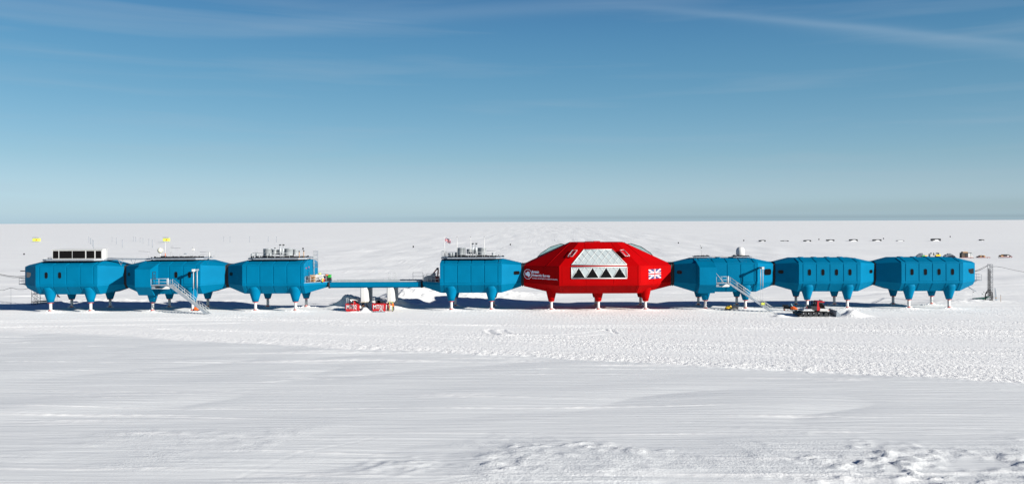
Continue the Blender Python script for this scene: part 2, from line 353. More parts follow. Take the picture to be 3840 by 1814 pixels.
def snow_mat():
    m = bpy.data.materials.new('snow'); m.use_nodes = True
    n = m.node_tree.nodes; l = m.node_tree.links; b = n['Principled BSDF']
    b.inputs['Roughness'].default_value = 0.85; b.inputs['Specular IOR Level'].default_value = 0.25
    def attr(nm): a = n.new('ShaderNodeAttribute'); a.attribute_name = nm; return a.outputs['Fac']
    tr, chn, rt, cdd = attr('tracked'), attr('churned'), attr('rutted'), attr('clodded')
    t = n.new('ShaderNodeTexCoord')
    def noise(sc, scale, det=4, rough=0.5):
        mp = n.new('ShaderNodeMapping'); mp.inputs['Scale'].default_value = sc; l.new(t.outputs['Object'], mp.inputs[0])
        no = n.new('ShaderNodeTexNoise'); no.inputs['Scale'].default_value = scale; no.inputs['Detail'].default_value = det; no.inputs['Roughness'].default_value = rough
        l.new(mp.outputs[0], no.inputs['Vector']); return no.outputs[0]
    def math_(op, a, bb):
        x = n.new('ShaderNodeMath'); x.operation = op
        for i, q in enumerate((a, bb)):
            if isinstance(q, (int, float)): x.inputs[i].default_value = q
            else: l.new(q, x.inputs[i])
        return x.outputs[0]
    streak = noise((0.10, 1.6, 1), 1.0, 6, 0.62); clod = noise((1, 0.8, 1), 2.6, 5, 0.65); grain = noise((1, 1, 1), 5.0, 4, 0.6)
    inv = math_('SUBTRACT', 1.0, rt)
    hgt = math_('ADD', math_('ADD', math_('MULTIPLY', streak, math_('MULTIPLY', inv, 0.115)), math_('MULTIPLY', clod, math_('MULTIPLY', cdd, 0.19))),
                math_('MULTIPLY', grain, math_('ADD', math_('MULTIPLY', chn, 0.05), 0.006)))
    bp = n.new('ShaderNodeBump'); bp.inputs['Distance'].default_value = 1.0; bp.inputs['Strength'].default_value = 1.0
    l.new(hgt, bp.inputs['Height']); l.new(bp.outputs[0], b.inputs['Normal'])
    # wind crust is duller than freshly tracked snow; faint patches; ridge lines whitened as if sunlit
    patch = noise((0.03, 0.12, 1), 1.0, 4)
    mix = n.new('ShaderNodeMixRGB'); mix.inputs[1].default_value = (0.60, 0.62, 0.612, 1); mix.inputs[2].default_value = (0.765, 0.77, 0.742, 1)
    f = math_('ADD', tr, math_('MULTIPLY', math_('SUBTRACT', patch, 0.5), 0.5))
    # snow colour grows paler with y, from before the station to beyond it
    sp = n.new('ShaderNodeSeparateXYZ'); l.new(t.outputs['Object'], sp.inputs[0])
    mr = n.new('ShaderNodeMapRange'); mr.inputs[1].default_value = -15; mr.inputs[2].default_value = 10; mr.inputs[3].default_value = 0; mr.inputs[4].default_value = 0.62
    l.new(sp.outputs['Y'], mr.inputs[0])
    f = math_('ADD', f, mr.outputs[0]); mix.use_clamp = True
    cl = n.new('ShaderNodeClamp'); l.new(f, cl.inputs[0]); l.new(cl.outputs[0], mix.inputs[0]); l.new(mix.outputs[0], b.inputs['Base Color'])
    return m
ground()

# ------------------------------------------------------------------ station modules
MY = 4.7                 # world y of the station's long axis
BODY = [(-4.7,4.94),(-4.7,8.73),(-2.13,9.42),(2.13,9.42),(4.7,8.73),(4.7,4.94),(3.5,3.35),(-3.5,3.35)]
TIP = [(-2.1,5.10),(-2.1,8.41),(-1.0,8.66),(1.0,8.66),(2.1,8.41),(2.1,5.10),(1.5,4.38),(-1.5,4.38)]
HL, TL = 5.62, 9.17
def proud(mb, a, b, c, d, t=0.045, m=0, bev=0.03):
    a, b, c, d = map(Vector, (a, b, c, d)); n = (b - a).cross(d - a).normalized(); ce = (a+b+c+d)/4
    def ins(p): return p + (ce - p).normalized()*bev + n*t
    mb.loft([[a, b, c, d], [ins(a), ins(b), ins(c), ins(d)]], m)
def lerp(a, b, t): return tuple(x + (y - x)*t for x, y in zip(a, b))
def sub(q, u0, u1, v0, v1):
    a, b, c, d = q
    def P(u, v): return lerp(lerp(a, b, u), lerp(d, c, u), v)
    return P(u0, v0), P(u1, v0), P(u1, v1), P(u0, v1)
def rrect(w, h, r, n=5):
    pts = []
    for cx, cz, a0 in ((w/2-r, h/2-r, 0), (-w/2+r, h/2-r, 90), (-w/2+r, -h/2+r, 180), (w/2-r, -h/2+r, 270)):
        for i in range(n + 1):
            a = R(a0 + 90*i/n); pts.append((cx + r*math.cos(a), cz + r*math.sin(a)))
    return pts
def window(parent, c, u, poly, frame=M['blue'], glass=M['glass'], fw=0.05, name='window'):
    "window on a vertical wall: c centre, u unit vector to the right as seen from outside; glass set inside a raised rim"
    c = Vector(c); u = Vector(u).normalized(); n = u.cross(Vector((0, 0, 1)))
    def P(x, z, t): return c + u*x + Vector((0, 0, z)) + n*t
    mb = MB(); mb.loft([[P(x, z, 0.0) for x, z in poly], [P(x, z, 0.012) for x, z in poly]])
    o = mb.build(name, glass, parent)
    k = 1 + 2*fw/max(0.2, max(p[0] for p in poly) - min(p[0] for p in poly)); kz = 1 + 2*fw/max(0.2, max(p[1] for p in poly) - min(p[1] for p in poly))
    fr = MB(); nn = len(poly)
    outer = [(x*k, z*kz) for x, z in poly]
    fr.loft([[P(x, z, 0.0) for x, z in outer], [P(x, z, 0.028) for x, z in outer], [P(x, z, 0.028) for x, z in poly], [P(x, z, 0.008) for x, z in poly]], caps=False)
    fr.build('frame', frame, o)
    return o
def bevel_pt(side, p, z):    # point on the front bevel wall; side -1 left, +1 right
    return (side*(HL + (TL-HL)*p), -4.7 + 2.6*p, z)
def leg(parent, x, y, material, back=False, z0=1.86, r0=0.53, r1=1.42):
    mb = MB(); n = 32; rings = []
    for t in (0, 0.25, 0.5, 0.75, 0.95):
        z = z0 + (4.85 - z0)*t; r = r0 + (r1 - r0)*t
        rings.append([(x + r*math.cos(2*math.pi*i/n), y + r*0.93*math.sin(2*math.pi*i/n), z) for i in range(n)])
    mb.loft(rings, smooth=True)
    cone = mb.build('leg', material, parent)
    MB().tube((x, y, -0.1), (x, y, z0 + 0.05), 0.25, n=20).build('strut', M['white'], cone)
    MB().lathe([(0.50, z0-0.07), (0.50, z0-0.01), (0.3, z0-0.005)], (x, y, 0), 24).build('collar', M['ringr'], cone)
    MB().lathe([(0.26, 0.34), (0.36, 0.36), (0.36, 0.45), (0.26, 0.47)], (x, y, 0), 20).build('collar', M['ringr'], cone)
    sk = MB(); sk.tbox(x-1.8, x+1.8, y-0.4, y+0.4, -0.15, 0.10, 0.2, 0.1)
    for i in range(9):
        xx = x - 1.75 + i*0.435
        if abs(xx - x) > 0.35: sk.prismx([(y-0.5, 0.0), (y+0.5, 0.0), (y+0.3, 0.22), (y-0.3, 0.22)], xx-0.06, xx+0.06)
    for s in (-1, 1):
        sk.prism([(x+s*0.1, 0.1), (x+s*0.85, 0.15), (x+s*0.62, 0.38), (x+s*0.1, 0.62)], y-0.12, y+0.12)
    sk.build('ski', M['snowp'], cone)
    return cone
def caps(parent, xs, material=M['blue']):
    for x in xs:
        MB().lathe([(0.55, 9.40), (0.55, 9.52), (0.48, 9.57)], (x, 0.4, 0), 20).build('roof_hatch', material, parent)
def handrail(mb, pts, h=1.05, r=0.022, every=1.5, mid=True):
    for a, b in zip(pts, pts[1:]):
        a = Vector(a); b = Vector(b); n = max(1, round((b - a).length/every)); up = Vector((0, 0, h))
        mb.tube(a + up, b + up, r, n=5)
        if mid: mb.tube(a + up*0.5, b + up*0.5, r*0.8, n=5)
        for i in range(n + 1):
            p = a + (b - a)*i/n; mb.tube(p, p + up, r*1.1, n=5)
    return mb
def blue_body(mb, left, right):
    P = [[(x, y, z) for y, z in BODY] for x in (-HL, HL)]
    tl = [(-TL, y, z) for y, z in TIP]; trr = [(TL, y, z) for y, z in TIP]
    rings = ([tl] if left == 'tip' else []) + P + ([trr] if right == 'tip' else [])
    mb.loft(rings)
    for s, kind in ((-1, left), (1, right)):
        if kind == 'deck':
            a = [(s*(HL-0.02), y, z) for y, z in [(-4.7,4.94),(-4.7,5.35),(4.7,5.35),(4.7,4.94),(3.5,3.35),(-3.5,3.35)]]
            b = [(s*TL, y, z) for y, z in [(-2.1,4.98),(-2.1,5.35),(2.1,5.35),(2.1,4.98),(1.5,4.38),(-1.5,4.38)]]
            mb.loft([a, b])
    # cladding panels between the joints
    g = [-HL, -4.94, -2.47, 0, 2.47, 4.94, HL]; e = 0.10
    for x0, x1 in zip(g, g[1:]):
        a = x0 + (e if x0 > -HL else 0.0); b = x1 - (e if x1 < HL else 0.0)
        proud(mb, (a,-4.7,5.26), (b,-4.7,5.26), (b,-4.7,8.50), (a,-4.7,8.50), 0.06)
        proud(mb, (a,-4.7,4.96), (b,-4.7,4.96), (b,-4.7,5.14), (a,-4.7,5.14), 0.03, bev=0.01)
        proud(mb, (a,-4.7,8.58), (b,-4.7,8.58), (b,-4.7,8.71), (a,-4.7,8.71), 0.03, bev=0.01)
        proud(mb, (a,-3.48,3.38), (b,-3.48,3.38), (b,-4.66,4.9), (a,-4.66,4.9), 0.07)
        proud(mb, (a,-4.6,8.76), (b,-4.6,8.76), (b,-2.2,9.40), (a,-2.2,9.40), 0.07)
        proud(mb, (b,4.7,5.24), (a,4.7,5.24), (a,4.7,8.52), (b,4.7,8.52))
    for s, kind in ((-1, left), (1, right)):
        if kind != 'tip': continue
        for fs in (-1, 1):
            q = [(s*HL, fs*4.7, 4.94), (s*TL, fs*2.1, 5.10), (s*TL, fs*2.1, 8.41), (s*HL, fs*4.7, 8.73)]
            if s*fs > 0: q = [q[1], q[0], q[3], q[2]]
            if s*fs > 0: pa = sub(q, 0.0, 1.0, 0.07, 0.99); pb = sub(q, 0, 1, 0.0, 0.05)
            else: pa = sub(q, 0.0, 1.0, 0.07, 0.99); pb = sub(q, 0, 1, 0.0, 0.05)
            proud(mb, *pa, t=0.04); proud(mb, *pb, t=0.02, bev=0.01)
def station_box(parent, x0, x1):
    "bay with the entrance door that stands out of the front of a module"
    mb = MB(); xa, xb = x0, x1
    prof = [(-7.7,4.94),(-7.7,8.13),(-4.6,9.02),(-2.6,9.25),(-3.2,3.36),(-6.3,3.36)]
    mb.prismx(prof, xa, xb)
    proud(mb, (xa,-7.7,5.0), (xb,-7.7,5.0), (xb,-7.7,8.08), (xa,-7.7,8.08), 0.03)
    o = mb.build('entrance_bay', M['blue'], parent)
    d = MB(); d.box(xb, xb+0.05, -6.9, -5.9, 5.42, 7.55); d.build('door', M['blue'], o)
    d = MB()
    for a in ((-6.98,-6.9),(-5.9,-5.82)): d.box(xb, xb+0.08, a[0], a[1], 5.40, 7.62)
    d.box(xb, xb+0.08, -6.9, -5.9, 7.55, 7.62); d.box(xb+0.05, xb+0.07, -6.55, -6.3, 6.2, 7.2); d.box(xb+0.05, xb+0.12, -6.05, -6.0, 6.3, 6.5)
    d.build('door_frame', M['dark'], o)
    return o
OVAL = rrect(0.60, 1.16, 0.29)
WIDE = rrect(1.03, 0.64, 0.24); BIG = rrect(2.0, 1.14, 0.42)
def trap(s): return [(s*1.0, 0.48), (s*1.0, -0.48), (s*-0.15, -0.48), (s*-0.85, -0.12), (s*-0.95, 0.30), (s*-0.85, 0.42)]
def blue_module(xc, label, left='tip', right='tip', wins=(), lw=None, rw=None, cap=(), bay=None):
    t = thing('station_module', label, 'module', (xc, MY, 0), group='blue station modules on ski legs')
    mb = MB(); blue_body(mb, left, right); mb.build('body', M['blue'], t)
    for x in wins: window(t, (x, -4.762, 6.95), (1, 0, 0), OVAL)
    for s, kind in ((-1, lw), (1, rw)):
        if not kind: continue
        p, poly, gl = kind
        u = Vector((TL-HL, s*2.6, 0)).normalized()
        c = Vector(bevel_pt(s, p, 6.95)) + u.cross(Vector((0, 0, 1)))*0.035
        window(t, c, u, poly, glass=gl)
    for sx in (-3.7, 3.7):
        for sy in (-3.4, 3.4): leg(t, sx, sy, M['blue'])
    caps(t, cap)
    if bay: station_box(t, bay[0] - xc, bay[1] - xc)
    return t
WD = (0.76, WIDE, M['glass'])
m1 = blue_module(-87.4, 'leftmost blue module, with white observation cabin on its roof', wins=(-3.66, -1.2), lw=(0.63, trap(-1), M['brown']))
m2 = blue_module(-68.56, 'blue module second from the left, with entrance bay and aerials on its roof', wins=(1.22, 3.7), lw=(0.78, rrect(0.9,0.62,0.22), M['glass']), bay=(-73.4, -70.6))
m3 = blue_module(-49.6, 'blue module at left end of the bridge, steel tanks on top and cluttered deck', right='deck', lw=(0.78, rrect(1.0,0.62,0.22), M['glass']))
m4 = blue_module(-13.46, 'blue module between bridge and red module with flagpoles on its roof', left='deck', rw=(0.76, rrect(1.35, 0.66, 0.26), M['glass']))
m6 = blue_module(33.4, 'blue module just right of the red one, white radome on top, staircase in front', lw=WD, rw=(0.64, BIG, M['glass']), cap=(-0.6, 1.9), bay=(27.84, 30.85))
m7 = blue_module(52.2, 'blue module with four oval windows standing behind the red tracked snow groomer', wins=(-3.7,-1.24,1.24,3.7), lw=WD, rw=WD, cap=(-3.7,-1.24,1.24,3.7))
m8 = blue_module(70.95, 'rightmost blue module, with four oval windows and a dark end window above a balcony', wins=(-3.7,-1.24,1.24,3.7), rw=(0.66, trap(1), M['glass']), cap=(-3.7,-1.24,1.24,3.7))
# black flexible joints
for x, w_, nm in ((-77.98, 0.55, 'joining the two leftmost blue modules'), (-59.08, 0.65, 'between the aerial-decked blue module and the left tank-roofed one'),
              (-4.03, 0.75, 'between the flagpole module and the red module'), (24.0, 0.75, 'between the red module and the radome module'),
              (42.8, 0.6, 'between the radome module and the module behind the snow groomer'), (61.58, 0.6, 'joining the two rightmost blue modules')):
    mb = MB(); rr = []
    for i in range(9):
        k = 0.0 if i % 2 else 0.10
        rr.append([(-w_ + 2*w_*i/8, y*(0.94 + k*0.3), 6.75 + (z - 6.75)*(0.93 + k)) for y, z in TIP])
    mb.loft(rr); o = mb.build('flexible_joint', M['rubber'], loc=(x, MY, 0))
    tag(o, 'black rubber joint ' + nm, 'connector', 'black joints between modules')

# ------------------------------------------------------------------ the red module
def red_module():
    xc = 9.88; t = thing('station_module', 'big red double-height module with white latticed window in the middle of the station', 'module', (xc, MY, 0))
    F = 7.7; H1 = 7.2; HT = 13.67; zt, zb = 8.43, 4.94
    mb = MB()
    def both(poly):
        mb.face(poly); mb.face([(-x, y, z) for x, y, z in poly]); mb.face([(x, -y, z) for x, y, z in poly]); mb.face([(-x, -y, z) for x, y, z in poly])
    R1 = (3.56, -3.4, 12.5); R2 = (5.0, -2.2, 12.5)
    ft, fb, fu = (H1, -F, zt), (H1, -F, zb), (6.9, -5.8, 3.35)
    tt, tb, tu = (HT, -2.1, 8.2), (HT, -2.1, 5.1), (HT, -1.5, 4.38)
    te = (HT, -1.0, 8.5); u2 = (8.2, -4.6, 3.35)
    mid = lambda p: (0, p[1], p[2])
    both([mid(fb), fb, ft, mid(ft)]); both([mid(fu), fu, fb, mid(fb)]); both([mid(ft), ft, R1, mid(R1)])
    both([fb, tb, tt, ft]); both([ft, tt, R2, R1]); both([tt, te, (HT, 0, 8.5), (5.0, 0, 12.5), R2])
    both([fu, u2, tu, tb, fb]); both([(0,0,12.5), (0,-3.4,12.5), R1, R2, (5.0,0,12.5)])
    both([(0,0,3.35), (0,-5.8,3.35), fu, u2, (8.2,0,3.35)]); both([u2, (8.2,0,3.35), (HT,0,4.38), tu]); both([tb, tt, te, (HT,0,8.5), (HT,0,4.38), tu])
    # cladding panels
    g = [-H1, -6.75, -2.45, 2.45, 6.75, H1]
    for a, b in zip(g, g[1:]):
        a2, b2 = a + (0.05 if a > -H1 else 0), b - (0.05 if b < H1 else 0)
        proud(mb, (a2,-F,5.22), (b2,-F,5.22), (b2,-F,8.36), (a2,-F,8.36), 0.03)
        proud(mb, (a2,-F,4.97), (b2,-F,4.97), (b2,-F,5.14), (a2,-F,5.14), 0.02, bev=0.01)
        k = 6.9/7.2; proud(mb, (a2*k,-5.82,3.38), (b2*k,-5.82,3.38), (b2,-F+0.04,4.9), (a2,-F+0.04,4.9), 0.03)
    def slope(x0a, x1a, x0b, x1b, u0, u1):   # panel on the big front slope
        def S(x, u): return (x, -F + 4.3*u, zt + 4.07*u)
        proud(mb, S(x0a, u0), S(x1a, u0), S(x1b, u1), S(x0b, u1), 0.035)
    slope(-7.1, -5.15, -3.6, -2.45, 0.02, 0.99); slope(5.15, 7.1, 2.45, 3.6, 0.02, 0.99); slope(-2.4, 2.4, -2.4, 2.4, 0.71, 0.99)
    for s in (-1, 1):
        q = [(s*H1,-F,zb), (s*HT,-2.1,5.1), (s*HT,-2.1,8.2), (s*H1,-F,zt)]
        if s < 0: q = [q[1], q[0], q[3], q[2]]
        for v0, v1, tt_ in ((0.02, 0.065, 0.02), (0.09, 0.97, 0.035)):
            c0, c1 = ((0.03, 0.42), (0.44, 0.99)) if s > 0 else ((0.01, 0.56), (0.58, 0.97))
            for u0, u1 in (c0, c1): proud(mb, *sub(q, u0, u1, v0, v1), t=tt_, bev=0.02)
        # seam on the upper hip
        a, b = Vector(lerp((s*H1,-F,zt), (s*HT,-2.1,8.2), 0.36)), Vector((s*5.0, -2.2, 12.5))
        mb.tube(a, b, 0.06, n=6)
    mb.build('body', M['red'], t)
    # hatch rails on the two hips
    for s in (-1, 1):
        a = Vector(lerp((s*H1,-F,zt), (s*HT,-2.1,8.2), 0.05)); b = Vector((s*3.9, -3.1, 12.5)); d = (b - a)
        out = Vector((s*0.45, -0.62, 0.65)).normalized(); side = d.normalized().cross(out).normalized()*(-s)
        p = MB(); c0 = a + d*0.40 + side*0.75 + out*0.25; c1 = a + d*0.66 + side*0.75 + out*0.25
        for q0, q1 in ((c0, c1), (c0, c0 + side*1.0), (c1, c1 + side*1.0), (c0 + side*1.0, c1 + side*1.0)): p.tube(q0, q1, 0.05, n=6)
        p.tube(c0, c0 - out*0.4, 0.05); p.tube(c1, c1 - out*0.4, 0.05)
        p.build('roof_hatch_rail', M['alu'], t)
        hp = MB(); proud(hp, *( [c0 - out*0.2, c1 - out*0.2, c1 + side*1.0 - out*0.2, c0 + side*1.0 - out*0.2] if s*1 > 0 else [c1 - out*0.2, c0 - out*0.2, c0 + side*1.0 - out*0.2, c1 + side*1.0 - out*0.2]), t=0.05)
        hp.build('roof_hatch', M['redp'], t)
    # roof cap
    MB().box(-2.2, -0.7, -1.2, 0.4, 12.5, 12.68).build('roof_vent', M['dred'], t)
    MB().box(-0.6, 0.6, -1.2, 0.4, 12.5, 12.72).build('roof_vent', M['redp'], t)
    # glazed bays on the rear hips
    for s in (-1, 1):
        gm = MB(); fr = MB(); A = Vector((s*11.6, 3.0, 9.15)); B = Vector((s*5.9, 2.6, 12.1)); prof = [(0, 0), (0.18, 0.75), (0.5, 1.05), (0.85, 0.62), (1.0, 0.0)]
        rows = []
        for yy, kk in ((0.0, 1.0), (2.2, 0.9), (4.0, 0.35)):
            rows.append([A.lerp(B, u) + Vector((0, yy*0.9, h*kk*0.95 - 0.15*yy - 0.1)) for u, h in prof])
        gm.loft(rows, caps=True, closed=True)
        for r_ in rows: fr.path(r_, 0.06)
        for j in range(5): fr.path([r_[j] for r_ in rows], 0.06)
        o = gm.build('glazed_bay', M['glaze'], t); fr.build('glazing_bars', M['dark'], o)
    # latticed window band on the wall
    X0, X1, z0, z1 = 4.9 - xc, 14.8 - xc, 6.22, 8.24; yw = -F - 0.04
    win = MB(); win.box(X0, X1, yw-0.03, yw+0.03, z0, z1); wo = win.build('window_band', M['lite'], t)
    bars = MB()
    def wb(x0, za, x1, zb_, w=0.05, m=0): 
        bars.tube((x0, yw-0.05, za), (x1, yw-0.05, zb_), w, n=6)
    for a in ((X0,z0,X1,z0),(X0,z1,X1,z1),(X0,z0,X0,z1),(X1,z0,X1,z1)): wb(*a, w=0.09)
    px = lambda p: (1940 + p/3.803 - CX)/20.92 - xc
    pz = lambda p: CAMH - (880 + p/3.803 + 0.8 - HZ)/20.92
    apex = [870, 1067, 1260, 1452]; base = [785, 960, 983, 1157, 1176, 1348, 1370, 1543]
    cells = [770, 967, 1163, 1357, 1557]
    for i in range(4):
        wb(px(cells[i]), z0, px(apex[i]) , z1); wb(px(cells[i+1]), z0, px(apex[i]), z1)
        mb2 = MB(); mb2.prism([(px(base[2*i]), pz(611)), (px(base[2*i+1]), pz(611)), (px(apex[i]), pz(478))], yw-0.06, yw)
        mb2.build('pane', M['glass'], wo)
    for i in range(1, 4):
        c = px(cells[i]); hw = 0.78; wb(c-hw, z0+ (z1-z0)*0.62, c, z1, 0.035); wb(c+hw, z0+(z1-z0)*0.62, c, z1, 0.035)
    for i in (0, 4):
        c = px(cells[i]); s = 1 if i == 0 else -1; wb(c, z1, c+s*0.75, z0+(z1-z0)*0.62, 0.035); wb(c, z1, c+s*0.95, z1-1.0, 0.03)
    bars.build('lattice', M['white'], wo)
    # latticed skylight on the slope
    def S(x, u, o=0.0): n = Vector((0, -4.07, 4.3)).normalized(); return Vector((x, -F + 4.3*u, zt + 4.07*u)) + n*o
    xa, xb, xc2, xd = 4.9-xc, 14.8-xc, 12.38-xc, 7.31-xc; u0, u1 = 0.03, 0.684
    sk = MB(); sk.loft([[S(xa,u0,0.0), S(xb,u0,0.0), S(xc2,u1,0.0), S(xd,u1,0.0)], [S(xa,u0,0.09), S(xb,u0,0.09), S(xc2,u1,0.09), S(xd,u1,0.09)]])
    so_ = sk.build('skylight', M['lite'], t); la = MB()
    for p, q in (((xa,u0),(xb,u0)), ((xb,u0),(xc2,u1)), ((xc2,u1),(xd,u1)), ((xd,u1),(xa,u0))): la.tube(S(*p,0.1), S(*q,0.1), 0.085, n=6)
    du = u1 - u0; W = xb - xa; k = (xd - xa)/du
    def clip(x0, dirn):
        # line from bottom x0 slanting; clipped to trapezoid
        pts = []
        for i in range(41):
            u = u0 + du*i/40; x = x0 + dirn*k*(u-u0); lo = xa + k*(u-u0); hi = xb - (xb-xc2)/du*(u-u0)
            if lo - 1e-4 <= x <= hi + 1e-4: pts.append((x, u))
        if len(pts) > 1: la.tube(S(*pts[0], 0.1), S(*pts[-1], 0.1), 0.04, n=5)
    for i in range(1, 8): clip(xa + W*i/8, 1); clip(xa + W*i/8, -1)
    for i in range(1, 5): clip(xb + W*i/8, -1); clip(xa - W*i/8, 1)
    la.build('lattice', M['white'], so_)
    # legs
    for x in (1.29, 9.93, 18.58):
        for y in (0.6, 8.4): leg(t, x-xc, y-MY, M['red'], r1=1.25)
    # lettering and emblem on the left bevel wall
    A = Vector((-HT, -2.1, 0)); B = Vector((-H1, -F, 0)); u = (B - A).normalized(); n = u.cross(Vector((0, 0, 1)))
    Lw = (B - A).length; proj = lambda p: p*Lw
    def at(s_, z): return A + u*s_ + n*0.05 + Vector((0, 0, z))
    text('lettering', 'British', 0.62, M['lett'], t, at(2.05, 6.98), u, (0,0,1), bold=0.018, width=1.75)
    text('lettering', 'Antarctic Survey', 0.62, M['lett'], t, at(2.10, 6.38), u, (0,0,1), bold=0.018, width=4.35)
    text('lettering', 'NATURAL ENVIRONMENT RESEARCH COUNCIL', 0.26, M['lett'], t, at(2.15, 5.92), u, (0,0,1), bold=0.004, width=6.05)
    em = MB(); c = (1.05, 6.72); rx, rz = 0.98, 0.88
    ring0 = [at(c[0]+rx*math.cos(a), c[1]+rz*math.sin(a)) for a in [2*math.pi*i/40 for i in range(40)]]
    em.path(ring0 + [ring0[0]], 0.055, n=5)
    land = [(315,540),(345,565),(375,572),(392,530),(410,502),(445,502),(490,530),(500,585),(524,630),(520,670),(490,700),(478,735),(440,735),(420,700),(375,690),(340,660),(330,615),(345,600),(318,565)]
    pts = [(c[0] + (x-425)/155*rx, c[1] - (z-618)/205*rz) for x, z in land]
    em.loft([[at(a, b) for a, b in pts], [at(a, b) + n*0.03 for a, b in pts]])
    em.build('emblem', M['lett'], t)
    # flag painted on the right bevel wall
    A2 = Vector((H1, -F, 0)); B2 = Vector((HT, -2.1, 0)); u2_ = (B2 - A2).normalized(); n2 = u2_.cross(Vector((0,0,1)))
    flag_c = A2.lerp(B2, 0.475) + Vector((0,0,6.82)) + n2*0.045
    fo = union_flag('painted_flag', t, flag_c, u2_, (0,0,1), 3.35, 1.74, n2)
    return t
def union_flag(name, parent, c, u, v, W, H, n, red=None):
    c = Vector(c); u = Vector(u); v = Vector(v); n = Vector(n); mb = MB()
    def add(poly, m, lv): mb.face([c + u*x + v*z + n*(0.004*lv) for x, z in poly], m)
    def clipq(poly, x0, x1, z0, z1):
        def cl(p, f, inter):
            out = []
            for i in range(len(p)):
                a, b = p[i-1], p[i]
                if f(b):
                    if not f(a): out.append(inter(a, b))
                    out.append(b)
                elif f(a): out.append(inter(a, b))
            return out
        for ax, lim, sg in ((0, x0, 1), (0, x1, -1), (1, z0, 1), (1, z1, -1)):
            f = lambda p: sg*(p[ax]-lim) >= -1e-9
            def inter(a, b): t = (lim - a[ax])/(b[ax]-a[ax]); return (a[0]+(b[0]-a[0])*t, a[1]+(b[1]-a[1])*t)
            if not poly: return []
            poly = cl(poly, f, inter)
        return poly
    w, h = W/2, H/2
    mb.loft([[c+u*a+v*b-n*0.02 for a, b in ((-w,-h),(w,-h),(w,h),(-w,h))], [c+u*a+v*b for a, b in ((-w,-h),(w,-h),(w,h),(-w,h))]], 0)
    d = math.hypot(W, H); ux, uz = W/d, H/d
    for sg in (1, -1):
        a = (ux, sg*uz); p = (-a[1], a[0]); t = H*0.085
        poly = [(-a[0]*d - p[0]*t, -a[1]*d - p[1]*t), (a[0]*d - p[0]*t, a[1]*d - p[1]*t), (a[0]*d + p[0]*t, a[1]*d + p[1]*t), (-a[0]*d + p[0]*t, -a[1]*d + p[1]*t)]
        add(clipq(poly, -w, w, -h, h), 1, 1)
    for sx in (1, -1):
        for sz in (1, -1):
            a = (sx*ux, sz*uz); p = (-a[1]*1.0, a[0]*1.0); k = -1 ; t = H*0.05
            poly = [(0, 0), (a[0]*d, a[1]*d), (a[0]*d + k*p[0]*t, a[1]*d + k*p[1]*t), (k*p[0]*t, k*p[1]*t)]
            q = clipq(poly, -w, w, -h, h)
            if q: add(q, 2, 2)
    b1, b2 = H*0.135, H*0.08
    for b, m, lv in ((b1, 1, 3), (b2, 2, 4)):
        add([(-b,-h),(b,-h),(b,h),(-b,h)], m, lv); add([(-w,-b),(w,-b),(w,b),(-w,b)], m, lv + 0.5)
    return mb.build(name, [M['fblue'], M['fwhite'], M['fred']], parent)
red_module()

# ------------------------------------------------------------------ roof decks and their equipment (parts of the modules)
def roof_deck(t, x0, x1, y0=-3.5, y1=3.3, ch=1.1, z=9.62, rail=None, clutter=0):
    poly = [(x0, y0+ch), (x0+ch*1.2, y0), (x1-ch*1.2, y0), (x1, y0+ch), (x1, y1-ch), (x1-ch, y1), (x0+ch, y1), (x0, y1-ch)]
    mb = MB(); mb.loft([[(x, y, z) for x, y in poly], [(x, y, z+0.24) for x, y in poly]])
    o = mb.build('roof_deck', M['steel'], t)
    sp = MB()
    for i in range(6):
        xx = x0 + 0.8 + (x1-x0-1.6)*i/5
        for yy in (y0+1.2, y1-1.2): sp.box(xx-0.12, xx+0.12, yy-0.12, yy+0.12, 9.3, z)
    sp.build('deck_feet', M['dark'], o)
    if clutter:
        pw = MB(); rnd = random.Random(int(x0*10) + clutter)
        for i in range(clutter):
            xx = rnd.uniform(x0+0.4, x1-0.4); yy = rnd.uniform(y0+0.5, y1-0.6); hh = rnd.uniform(0.08, 0.30)
            pw.box(xx, xx+rnd.uniform(0.08, 0.45), yy, yy+rnd.uniform(0.1, 0.4), z+0.24, z+0.24+hh)
        for yy in [y0+0.25, y0+0.5] + [y0+0.6+0.42*q for q in range(int((y1-y0-1.2)/0.42))]: pw.tube((x0+1.6, yy, z+0.34), (x1-1.6, yy, z+0.34), 0.05)
        pw.build('pipework', M['dark'], t)
    if rail:
        rl = MB()
        for seg in rail: handrail(rl, [(a, b, z+0.24) for a, b in seg], h=0.95, r=0.03, every=1.25, mid=True)
        rl.build('railing', M['rail'], t)
def tank(t, x, y, r, z0, z1, stand=True):
    o = MB().lathe([(r*0.98, z0), (r, z0+0.03), (r, z1-0.04), (r*1.03, z1-0.03), (r*1.03, z1), (0.02, z1+0.10)], (x, y, 0), 28).build('steel_tank', M['alu'], t)
    if stand:
        s = MB(); k = r*0.75
        for a in (-k, k):
            for b in (-k, k): s.box(x+a-0.05, x+a+0.05, y+b-0.05, y+b+0.05, 9.86, z0)
        s.box(x-r*0.9, x+r*0.9, y-r*0.9, y+r*0.9, z0-0.14, z0-0.01); s.box(x-k*0.7, x+k*0.7, y-k*0.6, y+k*0.6, 9.86, z0-0.14)
        s.build('stand', M['dark'], o)
def flue(t, x, y, r, z0, z1, m='alu', cap=True):
    o = MB().tube((x, y, z0), (x, y, z1), r, n=12).build('flue_pipe', M[m], t)
    if cap: MB().lathe([(r*1.1, z1-0.02), (r*1.9, z1+0.05), (r*1.9, z1+0.16), (r*0.8, z1+0.2)], (x, y, 0), 14).build('flue_cap', M['dark'], o)
